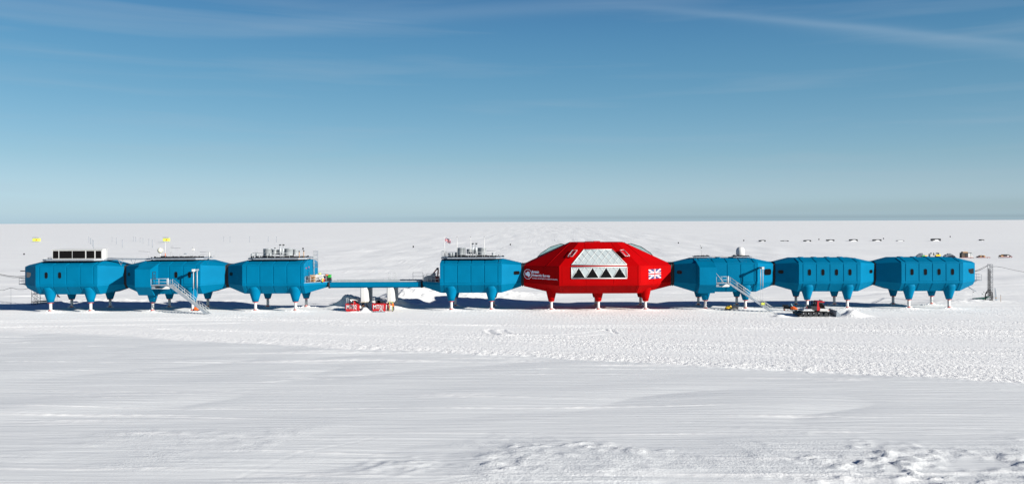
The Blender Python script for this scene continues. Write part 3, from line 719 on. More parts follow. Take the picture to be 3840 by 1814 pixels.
def caged_ladder(t, x, y, s, z0, z1, zc):
    mb = MB()
    for yy in (y-0.25, y+0.25): mb.tube((x, yy, z0), (x, yy, z1), 0.03, n=5)
    zz = z0
    while zz < z1: mb.tube((x, y-0.25, zz), (x, y+0.25, zz), 0.018, n=4); zz += 0.3
    mb.build('ladder', M['rail'], t)
    cg = MB(); pts = [(x + s*0.75*math.sin(a), y - 0.38*math.cos(a)) for a in [math.pi*i/6 for i in range(7)]]
    for p in pts: cg.tube((*p, zc), (*p, z1), 0.022, n=4)
    zz = zc
    while zz <= z1 + 0.01: cg.path([(*p, zz) for p in pts], 0.025, n=4); zz += (z1-zc)/4
    cg.build('ladder_cage', M['steel'], t)
# observation cabin on the leftmost module
roof_deck(m1, -5.4, 6.0, y0=-4.1, y1=2.2, z=9.55)
cb = MB(); xl, xr, yf, yb_ = -4.2, 5.45, -2.5, 2.6
pl = [(xl-0.0, yf+0.5), (xl+0.3, yf), (xr, yf), (xr+0.1, yf+0.9), (4.3, 1.4), (xl, 1.4)]
cb.loft([[(x, y, 9.79) for x, y in pl], [(x, y, 11.5) for x, y in pl]])
cabin = cb.build('observation_cabin', M['white'], m1)
rf = MB(); rf.loft([[(x*1.015, y*1.06, 11.5) for x, y in pl], [(x*1.015, y*1.06, 11.66) for x, y in pl]]); rf.build('cabin_roof', M['white'], cabin)
for a, b in ((892,1022),(1046,1350),(1366,1668),(1700,1890),(1924,2058)):
    x0 = (60+a/6.44-CX)*152.2/FOC + 87.4; x1 = (60+b/6.44-CX)*152.2/FOC + 87.4
    MB().box(x0, x1, yf-0.03, yf+0.05, 9.93, 11.32).build('cabin_window', M['glass'], cabin)
rl = MB(); handrail(rl, [(-5.3,-2.8,9.8),(-5.3,2.8,9.8)], h=0.25, r=0.03); rl.build('railing', M['rail'], m1)
# second module: aerial deck
roof_deck(m2, -5.2, 5.3, y0=-3.3, y1=2.9, ch=0.9, z=9.66, clutter=46, rail=[[(2.5,2.7),(5.2,2.7)]])
dm = MB().lathe([(0.08, 10.7), (0.36, 10.85), (0.52, 11.15), (0.50, 11.4), (0.34, 11.66), (0.02, 11.76)], (-3.95, 0.2, 0), 20).build('dome_aerial', M['cream'], m2)
MB().tube((-3.95, 0.2, 9.9), (-3.95, 0.2, 10.8), 0.06, n=8).build('dome_post', M['white'], dm)
XM2 = 68.56
def m2x(z, off=440, sc=3.579, d=154.7): return (off + z/sc - CX)*d/FOC + XM2
ms = MB(); ms.tube((m2x(655), -0.4, 9.9), (m2x(655), -0.4, 12.9), 0.05, 0.035, n=8); ms.build('aerial_mast', M['white'], m2)
MB().tube((m2x(655), -0.4, 10.15), (m2x(655), -0.4, 10.75), 0.07, n=8).build('mast_sleeve', M['orange'], m2)
for zx, top, r_ in ((422, 11.1, .03), (720, 12.0, .025), (752, 11.7, .025), (838, 11.7, .025), (548, 10.6, .04), (1020, 11.3, .035), (1090, 10.3, .03), (1270, 11.3, .02), (905, 10.4, .03), (935, 10.4, .03)):
    MB().tube((m2x(zx), -0.2, 9.88), (m2x(zx), -0.2, top), r_, n=6).build('aerial_pole', M['rail'], m2)
ar = MB(); ar.tube((m2x(720), -0.2, 11.72), (m2x(855), -0.2, 11.72), 0.02, n=5); ar.tube((m2x(720), -0.2, 12.0), (m2x(758), -0.2, 12.0), 0.02, n=5)
ar.tube((m2x(290), -0.2, 11.15), (m2x(440), -0.2, 11.0), 0.02, n=5); ar.build('wire_aerial', M['dark'], m2)
MB().box(m2x(903), m2x(935), -0.4, 0.0, 10.55, 10.72).build('instrument_box', M['greyp'], m2)
MB().tbox(m2x(1008), m2x(1038), -0.4, 0.0, 11.25, 11.6, 0.05, 0.05).build('instrument_box', M['white'], m2)
MB().lathe([(0.02, -0.1), (0.22, 0.0), (0.24, 0.04)], (m2x(1022), -0.2, 11.78), 12).build('instrument_dish', M['white'], m2)
MB().tube((m2x(1237), -0.2, 9.9), (m2x(1237), -0.2, 10.9), 0.14, n=10).build('vent_pipe', M['white'], m2)
MB().lathe([(0.13, -0.02), (0.17, 0), (0.13, 0.02)], (m2x(737), -0.6, 10.9), 12).build('loop_aerial', M['dark'], m2)
# catwalk between the two left roofs
cw = thing('roof_catwalk', 'grey steel catwalk on V struts bridging the roofs of the two leftmost modules', 'catwalk', (-77.6, 3.2, 9.6))
MB().box(-3.9, 3.8, -0.55, 0.55, 0.0, 0.24).build('walkway', M['steel'], cw)
for x in (-1.35, 1.05):
    v = MB(); v.tube((x, -0.2, -0.95), (x-0.45, -0.4, 0.0), 0.05); v.tube((x, -0.2, -0.95), (x+0.45, -0.4, 0.0), 0.05); v.tube((x, -0.2, -1.25), (x, -0.2, -0.9), 0.12)
    v.build('strut', M['steel'], cw)
rl = MB(); handrail(rl, [(-3.8,-0.5,0.24),(3.7,-0.5,0.24)], h=0.14, r=0.025, every=1.2, mid=False); rl.build('toe_rail', M['rail'], cw)
# tank roofs
roof_deck(m3, -5.4, 5.6, rail=[[(-4.2,-3.4),(2.6,-3.4)], [(-5.2,-2.2),(-5.2,2.2)]], clutter=26)
for x in (-2.55, 1.4): tank(m3, x, 0.0, 0.82, 10.22, 11.50)
for x in (-2.0, -0.9, 2.0): tank(m3, x, 2.2, 0.52, 10.3, 11.25, False)
for x in (-4.75, -3.85, -1.4): tank(m3, x, -2.0, 0.24, 10.2, 10.65)
for x in (0.2, 0.82): flue(m3, x, -1.2, 0.11, 9.86, 12.15)
flue(m3, -0.45, -2.2, 0.06, 9.86, 11.6); flue(m3, 4.05, -2.2, 0.07, 9.86, 10.95, 'wood'); flue(m3, 4.9, -2.2, 0.07, 9.86, 11.05, 'wood'); flue(m3, 2.75, -1.5, 0.08, 9.86, 10.7, 'dark', False)
st = MB()
for x in (0.2, 0.82): st.tube((x, -1.2, 10.9), (x, -0.8, 9.9), 0.04)
st.tube((0.2, -1.2, 11.2), (0.82, -1.2, 11.2), 0.03); st.tube((0.2, -1.2, 11.4), (0.82, -1.2, 11.4), 0.03); st.build('flue_brace', M['rail'], m3)
caged_ladder(m3, 5.85, 1.2, 1, 5.4, 11.0, 7.9)
roof_deck(m4, -5.7, 5.9, rail=[[(-4.5,-3.4),(4.7,-3.4)], [(2.2,3.1),(5.0,3.1)], [(-5.5,-2.2),(-5.5,2.2)]], clutter=34)
for x in (-2.2, 1.75): tank(m4, x, 0.0, 0.82, 10.22, 11.52)
for x in (-0.85, 0.25): tank(m4, x, 2.2, 0.52, 10.3, 11.2, False)
for x, y in ((-4.0, -2.0), (-3.55, -1.4), (-3.2, 0.6), (3.95, -1.6)): tank(m4, x, y, 0.27, 10.1, 10.6)
for x in (0.12, 0.78): flue(m4, x, -1.2, 0.11, 9.86, 12.25)
st = MB(); st.tube((0.12, -1.2, 11.2), (0.78, -1.2, 11.2), 0.03); st.tube((0.12, -1.2, 11.4), (0.78, -1.2, 11.4), 0.03); st.build('flue_brace', M['rail'], m4)
flue(m4, -4.75, -2.6, 0.05, 9.86, 10.95, 'dark', False); flue(m4, -4.4, -2.0, 0.06, 9.86, 10.4, 'dark')
for z0_, m_ in ((0.0, 1),):
    lm = MB()
    for yy in (0.95, 1.45): lm.tube((-5.95, yy, 5.4), (-5.95, yy, 10.9), 0.03, n=5)
    for i in range(18): lm.tube((-5.95, 0.95, 5.5+i*0.3), (-5.95, 1.45, 5.5+i*0.3), 0.02, n=4)
    lm.tube((-5.95, 0.95, 10.9), (-5.2, 0.95, 10.9), 0.03); lm.tube((-5.95, 1.45, 10.9), (-5.2, 1.45, 10.9), 0.03); lm.build('ladder', M['steel'], m4)
# flagpoles
def flagpole(x, label, flag=False):
    z0 = 9.86; t = thing('flagpole', label, 'flagpole', (x, 1.6, z0), group='white flagpoles on the tank roof')
    MB().tube((0,0,0), (0,0,3.75), 0.06, 0.04, n=10).build('pole', M['white'], t)
    MB().lathe([(0.02, -0.07), (0.08, 0.0), (0.02, 0.07)], (0,0,3.8), 10).build('finial', M['dark'] if not flag else M['white'], t)
    if flag:
        o = union_flag('flag', t, (0.62, 0, 3.12), (1,0,-0.22), (0.0,0,1), 1.08, 0.80, (0.0,-3.0,0.0))
        bm = bmesh.new(); bm.from_mesh(o.data); bmesh.ops.triangulate(bm, faces=bm.faces); bmesh.ops.subdivide_edges(bm, edges=bm.edges, cuts=3, use_grid_fill=True)
        for v in bm.verts:
            k = v.co.x/1.1; v.co.y += 0.12*math.sin(k*7 + v.co.z*1.5)*k; v.co.z += -0.10*k*k + 0.03*math.sin(k*6)
        bm.to_mesh(o.data); bm.free()
flagpole(-18.4, 'white flagpole flying a small British flag at left end of the tank roof', True)
flagpole(-16.1, 'bare white flagpole in front of the left big roof tank, next to the flying flag')
flagpole(-13.57, 'bare white flagpole just left of the twin flues on the tank roof')
flagpole(-11.06, 'bare white flagpole in front of the right big roof tank, nearest the red module')
# radome module roof
def m6x(z, d=154.7): return (2480 + z/3.579 - CX)*d/FOC - 33.4
for a, b in ((435, 652), (965, 1186)):
    dk = MB(); dk.box(m6x(a), m6x(b), -1.8, 1.6, 9.62, 9.78)
    for i in range(5):
        x = m6x(a) + (m6x(b)-m6x(a))*(i+0.3)/5
        for y in (-1.6, 1.3): dk.box(x, x+0.1, y, y+0.1, 9.4, 9.62)
    o = dk.build('roof_deck', M['steel'], m6); cl = MB(); rnd = random.Random(a)
    for i in range(16):
        x = rnd.uniform(m6x(a), m6x(b)-0.5); y = rnd.uniform(-1.7, 1.2); cl.box(x, x+rnd.uniform(.1,.6), y, y+0.15, 9.78, 9.78+rnd.uniform(.05,.2))
    cl.tube((m6x(a)+.1, 0.2, 9.84), (m6x(b)-.1, 0.2, 9.84), 0.06)
    for i in range(6): xx = m6x(a)+.3+i*0.45; cl.tube((xx, -1.7, 9.82), (xx, 1.3, 9.82), 0.045)
    cl.build('pipework', M['dark'], o)
MB().tube((m6x(650), -0.5, 9.72), (m6x(970), -0.5, 9.68), 0.04).build('conduit', M['dark'], m6)
rd = thing('radome', 'white radome with rounded top standing on the roof right of the red module', 'radome', (m6x(1054)+33.4, MY-0.3, 9.78))
MB().lathe([(0.80, 0.25), (0.82, 0.3), (0.82, 1.0), (0.76, 1.28), (0.60, 1.52), (0.38, 1.68), (0.02, 1.74)], n=32).build('dome', M['white'], rd)
MB().lathe([(0.62, 0.0), (0.62, 0.22), (0.86, 0.23), (0.86, 0.30), (0.8, 0.31)], n=32).build('base_ring', M['white'], rd)
wm = thing('weather_mast', 'thin guyed mast with small wind instrument on the roof beside the red module', 'mast', (m6x(535)+33.4, MY, 9.78))
MB().tube((0,0,0), (0,0,1.75), 0.025, n=6).build('pole', M['rail'], wm)
MB().tube((-0.28,0,2.15), (0.0,0,1.72), 0.025, n=6).box(-0.12, 0.15, -0.05, 0.05, 1.52, 1.66).build('wind_vane', M['dark'], wm)
g_ = MB(); g_.tube((0,0,1.1), (-0.5,-.4,0), 0.01, n=4); g_.tube((0,0,1.1), (0.55,-.3,0), 0.01, n=4); g_.build('guy_wires', M['rail'], wm)

# ------------------------------------------------------------------ stairs and hoists
def staircase(label, xl, yl0, yl1, zl, xt, xb, xland):
    "landing from xl to xt at height zl, flight down to xb"
    t = thing('staircase', label, 'staircase', (xt, (yl0+yl1)/2, 0), group='galvanised outside staircases')
    zb = -0.05; ox = xt; oy = (yl0+yl1)/2; y0, y1 = yl0-oy, yl1-oy; l0 = xl-ox; b = xb-ox
    MB().box(l0, 0.25, y0, y1+0.6, zl-0.16, zl).build('landing', M['steel'], t)
    MB().box(l0, -0.4, y0+0.2, y1+0.6, zl-0.75, zl-0.62).prism([(l0, zl-0.62), (l0+0.5, zl-0.62), (l0+0.5, zl-0.2), (l0, zl-0.2)], y0+0.25, y1+0.6).build('support_arm', M['steel'], t)
    MB().prism([(-1.2, zl-0.75), (0.15, zl-0.75), (0.35, zl-0.5), (0.1, zl-0.25), (-0.4, zl-0.25)], y0+0.05, y0+0.3).build('bracket', M['white'], t)
    for y in (y0, y0+1.0):
        MB().prism([(0.1, zl-0.2), (0.35, zl-0.02), (b+0.25, zb+0.1), (b+0.2, zb-0.12), (b-0.15, zb-0.1)], y-0.03, y+0.03).build('stringer', M['steel'], t)
    n = 26; proto = None
    for i in range(n):
        k = (i+0.5)/n; x = 0.25 + (b-0.1-0.25)*k; z = zl - 0.06 + (zb+0.1-zl)*k
        if proto is None:
            proto = MB().box(-0.12, 0.14, y0+0.04, y0+0.96, -0.02, 0.02).build('tread', M['rail'], t); proto.location = (x, 0, z)
        else:
            c = proto.copy(); C.objects.link(c); c.parent = t; c.location = (x, 0, z)
    r1 = MB(); handrail(r1, [(l0, y0, zl), (-0.2, y0, zl)], h=1.1, r=0.035, every=1.2); r1.build('landing_railing', M['rail'], t)
    r1 = MB(); r1.tube((0.0, y0, zl-0.1), (0.0, y0, zl+1.2), 0.09); r1.build('landing_post', M['white'], t)
    xm = b - 1.9; zm = zl + (zb-zl)*(xm/b)
    for y in (y0, y0+1.0):
        q = MB(); handrail(q, [(0.35, y, zl), (xm-0.5, y, zl + (zb-zl)*((xm-0.5)/b))], h=1.0, r=0.032, every=1.5); q.build('railing', M['rail'], t)
        q = MB(); handrail(q, [(xm, y, zm), (b-0.15, y, zb+0.1)], h=0.95, r=0.032, every=0.75); q.build('railing', M['rail'], t)
    return t
staircase('steel staircase leaning left module, beside the entrance bay second from left', -70.55, -2.9, -1.3, 5.33, -67.5, -60.4, 0)['label'] = 'steel staircase rising to the entrance bay of the second module from the left'
staircase('steel staircase rising to the entrance bay of the radome module, right of the red module', 30.9, -2.9, -1.3, 5.33, 33.0, 41.0, 0)
def davit(t, xw, q=2.2):
    d = MB(); d.box(xw-0.16, xw+0.16, -4.7-q, -4.70, 7.72, 8.02); o = d.build('hoist_beam', M['steel'], t)
    MB().box(xw-0.2, xw+0.2, -4.7-q-0.05, -4.7-q+0.45, 7.66, 8.10).build('beam_head', M['white'], o)
    for y in (-4.7-q+0.2, -5.15):
        MB().tube((xw, y, 4.6), (xw, y, 7.7), 0.085, n=8).build('hoist_tube', M['rail'], t)
        MB().tube((xw, y, 0.9), (xw, y, 4.6), 0.018, n=5).build('hoist_rope', M['rail'], t)
davit(m2, -63.3 + XM2); davit(m6, 39.45 - 33.4)
MB().tube((30.9-33.4, -7.3, 7.0), (32.2-33.4, -7.3, 5.4), 0.06).build('gantry_brace', M['rail'], m6)

# ------------------------------------------------------------------ bridge and pylons
br = thing('link_bridge', 'long slim blue bridge joining the two halves of the station', 'bridge', (-31.45, MY, 0))
b0, b1 = -8.45, 8.45
MB().prismx([(-2.1,4.45), (-2.1,5.27), (2.1,5.27), (2.1,4.45), (1.85,4.22), (-1.85,4.22)], b0, b1).build('beam', M['blue'], br)
MB().box(b0+0.1, b1-0.1, -1.5, 1.5, 5.27, 5.36).build('walkway', M['steel'], br)
wk = MB(); 
for y in (-1.9, 1.9):
    for i in range(14):
        x = b0 + 0.5 + i*1.24; wk.tube((x, y, 5.27), (x, y, 5.62), 0.028, n=5)
    wk.box(b0+0.3, b1-0.3, y-0.015, y+0.015, 5.34, 5.52)
wk.build('edge_guard', M['rail'], br)
gt = MB()
for x in (2.25, 3.3): 
    gt.tube((x, -0.8, 5.36), (x, -0.8, 6.9), 0.03); gt.tube((x+0.35, -0.8, 5.36), (x+0.35, -0.8, 6.9), 0.03)
    for z in (5.9, 6.4, 6.9): gt.tube((x, -0.8, z), (x+0.35, -0.8, z), 0.025)
gt.build('ladder', M['rail'], br)
rl = MB(); handrail(rl, [(6.4,1.8,5.3),(8.3,1.8,5.3)], h=1.5, r=0.03, every=1.9); rl.build('railing', M['rail'], br)
for s in (-1, 1):
    rr = [[(s*(8.45 + 0.32*i/4), y*(1.0 + (0.05 if i % 2 else 0)), 4.8 + (z-4.8)*(1.02 + (0.07 if i % 2 else 0))) for y, z in [(-2.1,4.45),(-2.1,5.30),(2.1,5.30),(2.1,4.45),(1.85,4.2),(-1.85,4.2)]] for i in range(5)]
    MB().loft(rr).build('flexible_joint', M['rubber'], br)
def pylon(xc, label):
    t = thing('bridge_pylon', label, 'pylon', (xc, 2.6, 0), group='white pylons under the bridge')
    mb = MB()
    def ring(z, hw, ext):
        return [(-hw, -0.1, z), (-hw+0.22, -0.55, z), (hw-0.3+ext*0.4, -0.55, z), (hw+ext, -0.1, z), (hw+ext, 0.9, z), (-hw, 0.9, z)]
    mb.loft([ring(1.75, 0.58, 0.30), ring(3.2, 0.57, 0.16), ring(4.25, 0.55, 0.0)]); mb.build('shaft', M['white'], t)
    MB().box(-0.1, 0.9, 3.0, 3.7, 1.4, 4.25).build('rear_shaft', M['steel'], t)
    MB().tbox(-0.45, 0.75, -0.4, 0.6, 1.55, 1.75, -0.06, -0.06).build('collar', M['cream'], t)
    f = MB()
    for x, y in ((-0.35,-0.3), (0.65,-0.3), (-0.35,0.5), (0.65,0.5)): f.box(x-0.05, x+0.05, y-0.05, y+0.05, -0.2, 1.6)
    f.build('frame', M['dark'], t)
pylon(-33.62, 'white tapering pylon under the bridge above the crate lettered MT02')
pylon(-28.72, 'white tapering pylon under the bridge above the crate lettered MT01')

# ------------------------------------------------------------------ end decks with railings
def end_deck(t, s):
    mb = MB(); poly = [(s*5.66,-4.6), (s*9.1,-2.05), (s*9.1,2.05), (s*5.66,4.6)]
    mb.loft([[(x,y,5.35) for x,y in poly], [(x,y,5.42) for x,y in poly]]); mb.build('end_deck', M['steel'], t)
    rl = MB(); handrail(rl, [(s*5.8,-4.5,5.42), (s*9.0,-2.1,5.42)], h=1.1, r=0.035, every=1.0); handrail(rl, [(s*5.8,4.4,5.42), (s*9.0,2.1,5.42)], h=1.1, r=0.03, every=1.0)
    rl.build('railing', M['rail'], t)
end_deck(m3, 1); end_deck(m4, -1)
dr = MB(); dr.box(5.62, 5.68, -2.0, -1.0, 5.45, 7.5); o = dr.build('door', M['blue'], m3)
MB().box(5.68, 5.70, -1.7, -1.45, 6.3, 7.2).build('door_window', M['glass'], o)
for i, (y, z) in enumerate(((-3.2, 8.0), (-2.4, 7.9), (-1.5, 8.1), (-1.5, 7.75))):
    MB().box(5.62, 5.67, y-0.16, y+0.16, z-0.1, z+0.1).build('wall_sign', M['fblue'] if i % 2 else M['fred'], m3)
def prop(name, cat, label, x, y, z, parts, group=None, rz=0):
    t = thing(name, label, cat, (x, y, z), rz, group)
    for nm, mb, m_ in parts: mb.build(nm, M[m_] if isinstance(m_, str) else m_, t)
    return t
DZ = 5.42
def onx(px, y): return (px - CX)*(y - CAMY)/FOC
c1 = MB(); 
for a in (-0.45, 0.45):
    for b_ in (-0.4, 0.4): c1.box(a-0.04, a+0.04, b_-0.04, b_+0.04, 0, 1.1)
c1.box(-0.49, 0.49, -0.44, 0.44, 1.06, 1.12); c1.box(-0.49, 0.49, -0.44, 0.44, 0.5, 0.56)
prop('pump_unit', 'pump', 'dark framed pump unit on the end deck, closest to the blue end wall', onx(1153, 1.6), 1.6, DZ, [('frame', c1, 'dark'), ('motor', MB().tube((-0.35,0,0.8),(0.35,0,0.8),0.22,n=14).box(-0.3,0.3,-0.3,0.3,0.08,0.45), 'greyp')])
c1 = MB()
for i in range(5): c1.box(-0.42, 0.42, -0.4, -0.36, 0.12+i*0.24, 0.26+i*0.24)
for a in (-0.38, 0, 0.38): c1.box(a-0.05, a+0.05, -0.36, 0.36, 0, 1.3)
prop('wooden_crate', 'crate', 'slatted timber crate between the dark pump and the white generator on the deck', onx(1172, 2.2), 2.2, DZ, [('slats', c1, 'wood'), ('load', MB().tbox(-0.35,0.35,-0.3,0.3,0.05,1.15,0.04,0.04), 'orange')])
c1 = MB(); c1.loft([[(x, y, z) for x, z in ((-0.8,0.15),(0.8,0.15),(0.9,0.6),(0.55,1.25),(-0.4,1.4),(-0.9,0.9))] for y in (-0.5, 0.5)])
prop('generator', 'generator', 'bulky white wrapped generator in the middle of the cluttered deck', onx(1197, 3.0), 3.0, DZ, [('housing', c1, 'white'), ('hose', MB().path([(-0.9,-0.55,0.8),(-0.5,-0.62,0.4),(0,-0.6,0.7),(0.4,-0.62,0.3),(0.8,-0.6,0.6)], 0.06), 'rail'), ('skid', MB().box(-0.9,0.9,-0.45,0.45,0,0.15), 'dark')])
prop('kit_bag', 'bag', 'yellow bag lying on top of the white generator', onx(1198, 3.0), 3.0, DZ+1.34, [('bag', MB().lathe([(0.05,-0.02),(0.28,0.02),(0.33,0.12),(0.22,0.22),(0.03,0.25)], n=14), 'lemon'), ('strap', MB().tube((-0.2,0,0.22),(0.2,0,0.22),0.03), 'dark')])
prop('storage_box', 'box', 'black storage box near the right tip of the cluttered deck', onx(1219, 3.4), 3.4, DZ, [('box', MB().tbox(-0.4,0.4,-0.4,0.4,0.03,1.0,0.03,0.03), 'rubber'), ('lid', MB().box(-0.42,0.42,-0.42,0.42,1.0,1.07), 'dark')])
prop('storage_box', 'box', 'black storage box under the bright green crate at the deck tip', onx(1234, 4.2), 4.2, DZ, [('box', MB().tbox(-0.35,0.35,-0.35,0.35,0.03,0.6,0.03,0.03), 'rubber'), ('lid', MB().box(-0.37,0.37,-0.37,0.37,0.6,0.65), 'dark')])
prop('plastic_crate', 'crate', 'bright green crate stacked at the tip of the cluttered deck', onx(1234, 4.2), 4.2, DZ+0.65, [('crate', MB().tbox(-0.3,0.3,-0.3,0.3,0,0.48,-0.03,-0.03), 'green'), ('rim', MB().box(-0.35,0.35,-0.35,0.35,0.48,0.53), 'green')])
prop('kit_bag', 'bag', 'orange bag lying on the black storage box beside the green crate', onx(1224, 3.4), 3.4, DZ+1.07, [('bag', MB().lathe([(0.05,-0.0),(0.28,0.03),(0.32,0.12),(0.2,0.2),(0.03,0.22)], n=14), 'orange'), ('strap', MB().tube((-0.2,0,0.2),(0.2,0,0.2),0.03), 'dark')])
for px_, m_, lb in ((1209, 'yellow', 'amber gas bottle standing by the deck railing'), (1214.6, 'redp', 'red gas bottle standing by the deck railing')):
    y_ = 1.9; prop('gas_bottle', 'bottle', lb, onx(px_, y_), y_, DZ, [('bottle', MB().lathe([(0.12,0),(0.12,0.5),(0.06,0.62),(0.03,0.64)], n=12), m_), ('valve', MB().tube((0,0,0.62),(0,0,0.7),0.04), 'dark')], 'gas bottles on the end deck')
# red crane and covered winch on the left deck of the flagpole module
prop('deck_crane', 'crane', 'red folding crane leaning on the deck left of the flagpole module', onx(1636, 2.6), 2.6, DZ,
     [('boom', MB().loft([[Vector(p)+Vector(o) for o in ((-0.14,-0.14,0),(0.14,-0.14,0),(0.14,0.14,0),(-0.14,0.14,0))] for p in ((-1.15,0,0.75),(0.15,0,2.35))]), 'dred'),
      ('inner_boom', MB().loft([[Vector(p)+Vector(o) for o in ((-0.12,-0.12,0),(0.12,-0.12,0),(0.12,0.12,0),(-0.12,0.12,0))] for p in ((0.15,0.3,0.5),(0.3,0.3,2.1))]), 'dred'),
      ('knuckle', MB().tube((0.2,-0.25,2.3),(0.2,0.45,2.3),0.22,n=12), 'dark'), ('base', MB().tbox(-0.3,0.6,-0.3,0.6,0,0.9,0.1,0.1), 'dred')])
prop('covered_winch', 'winch', 'grey tarpaulin-covered winch on the deck beside the red crane', onx(1609, 3.0), 3.0, DZ,
     [('cover', MB().loft([[(x,y,z) for x,z in ((-1.1,0.0),(1.2,0.0),(1.15,1.0),(0.6,1.25),(-0.3,0.95),(-0.9,0.8))] for y in (-0.7,0.7)]), 'greyp'), ('drum', MB().tube((0.9,-0.8,1.3),(0.9,0.3,1.3),0.25,n=14), 'greyp')])

# ------------------------------------------------------------------ lettered crates under the bridge, people, tools
def skip_crate(px0, px1, txt, label):
    y = 1.2; x0, x1 = onx(px0, y), onx(px1, y); w_ = x1 - x0; z0 = -0.05; zt = 1.42
    t = thing('tank_crate', label, 'crate', (x0, y, 0), group='red crates with white lettering under the bridge')
    MB().loft([[(x, yy, z) for x, z in ((0.25,z0),(w_,z0),(w_,zt-0.03),(0.0,zt),(0.0,z0+0.42))] for yy in (0.0, 1.5)]).build('body', M['redp'], t)
    MB().box(-0.03, w_+0.03, -0.04, 0.06, zt-0.02, zt+0.05).build('rim', M['redp'], t)
    me = text('lettering', txt, 1.08, M['fwhite'], t, (0.20, -0.05, 0.46), (1,0,0), (0,0,1), bold=0.012, width=w_-0.44)
    g = MB(); rnd = random.Random(px0)
    for i in range(9):
        a = rnd.uniform(0.5, w_-0.3); g.box(a, a+rnd.uniform(0.15, 0.5), 0.3, 0.9, zt-0.2, zt+rnd.uniform(0.1, 0.62))
    g.build('machinery', M['dark'], t)
    f = MB(); f.tube((0.75,0.2,zt), (0.75,0.2,zt+0.85), 0.05); f.tube((w_+0.1,0.2,zt), (w_+0.1,0.2,zt+0.85), 0.05); f.tube((0.7,0.2,zt+0.85), (w_+0.2,0.2,zt+0.85), 0.06)
    f.build('hoist_frame', M['dark'], t)
    f = MB(); f.tube((0.12,0.2,zt), (0.12,0.2,zt+1.1), 0.04); f.tube((0.4,0.2,zt), (0.4,0.2,zt+1.1), 0.04); f.tube((0.12,0.2,zt+1.0), (0.4,0.2,zt+1.0), 0.03); f.build('guard_rail', M['rail'], t)
    return t
k2 = skip_crate(1294.5, 1341, 'MT02', 'red crate lettered MT02 below the left pylon')
k1 = skip_crate(1394.5, 1441, 'MT01', 'red crate lettered MT01 below the right pylon')
def pennant(x, y, z, h, label, m_='redp', size=0.5, group='marker pennants on poles'):
    t = thing('marker_pennant', label, 'flag', (x, y, z), group=group)
    MB().tube((0,0,-0.1), (0,0,h), 0.02, n=5).build('pole', M['rail'], t)
    MB().loft([[(0.01,yy,h), (0.01,yy,h-size*0.9), (size,yy,h-size*1.2)] for yy in (-0.01, 0.01)]).build('pennant', M[m_], t)
pennant(onx(1325, 0.6), 0.6, 0, 2.15, 'red pennant on a pole planted in front of the MT02 crate', size=0.85)
pennant(onx(1336, 0.5), 0.5, 0, 1.5, 'smaller red pennant at the right edge of the MT02 crate', size=0.45)
pennant(onx(213, 12), 12, 0.0, 2.6, 'red pennant below the leftmost module, right of its front leg', size=0.7)
# grey A-shaped plough lying before MT01
gp_ = G(1427, 1170)
prop('metal_bracket', 'bracket', 'grey A-shaped metal bracket lying in front of the MT01 crate', gp_.x, gp_.y, 0, [
    ('arms', MB().prism([(-0.45,0.1),(-0.12,0.66),(0.10,0.68),(0.55,0.1),(0.34,0.1),(0.0,0.45),(-0.25,0.1)], -0.1, 0.1), 'rail'),
    ('base', MB().prism([(-1.5,0.12),(-0.9,0.22),(0.8,0.14),(0.8,-0.05),(-0.3,-0.08)], -0.25, 0.25), 'steel')])
# step ladder
lp = G(1463.5, 1166)
lad = thing('step_ladder', 'yellow step ladder standing beside the person in the orange jacket', 'ladder', (lp.x, lp.y, 0))
for y0_, nm in ((0.0, 'front_frame'), (0.7, 'rear_frame')):
    f = MB()
    for s_ in (-1, 1): f.tube((s_*0.34, y0_, -0.05), (s_*0.2, 0.35, 1.85), 0.045, n=6)
    f.build(nm, M['lemon'] if y0_ == 0 else M['yellow'], lad)
for i in range(6):
    k = (i+0.7)/6.6; MB().box(-0.33+0.14*k, 0.33-0.14*k, 0.35*k-0.05, 0.35*k+0.05, 1.85*k-0.02, 1.85*k+0.02).build('step', M['rail'], lad)

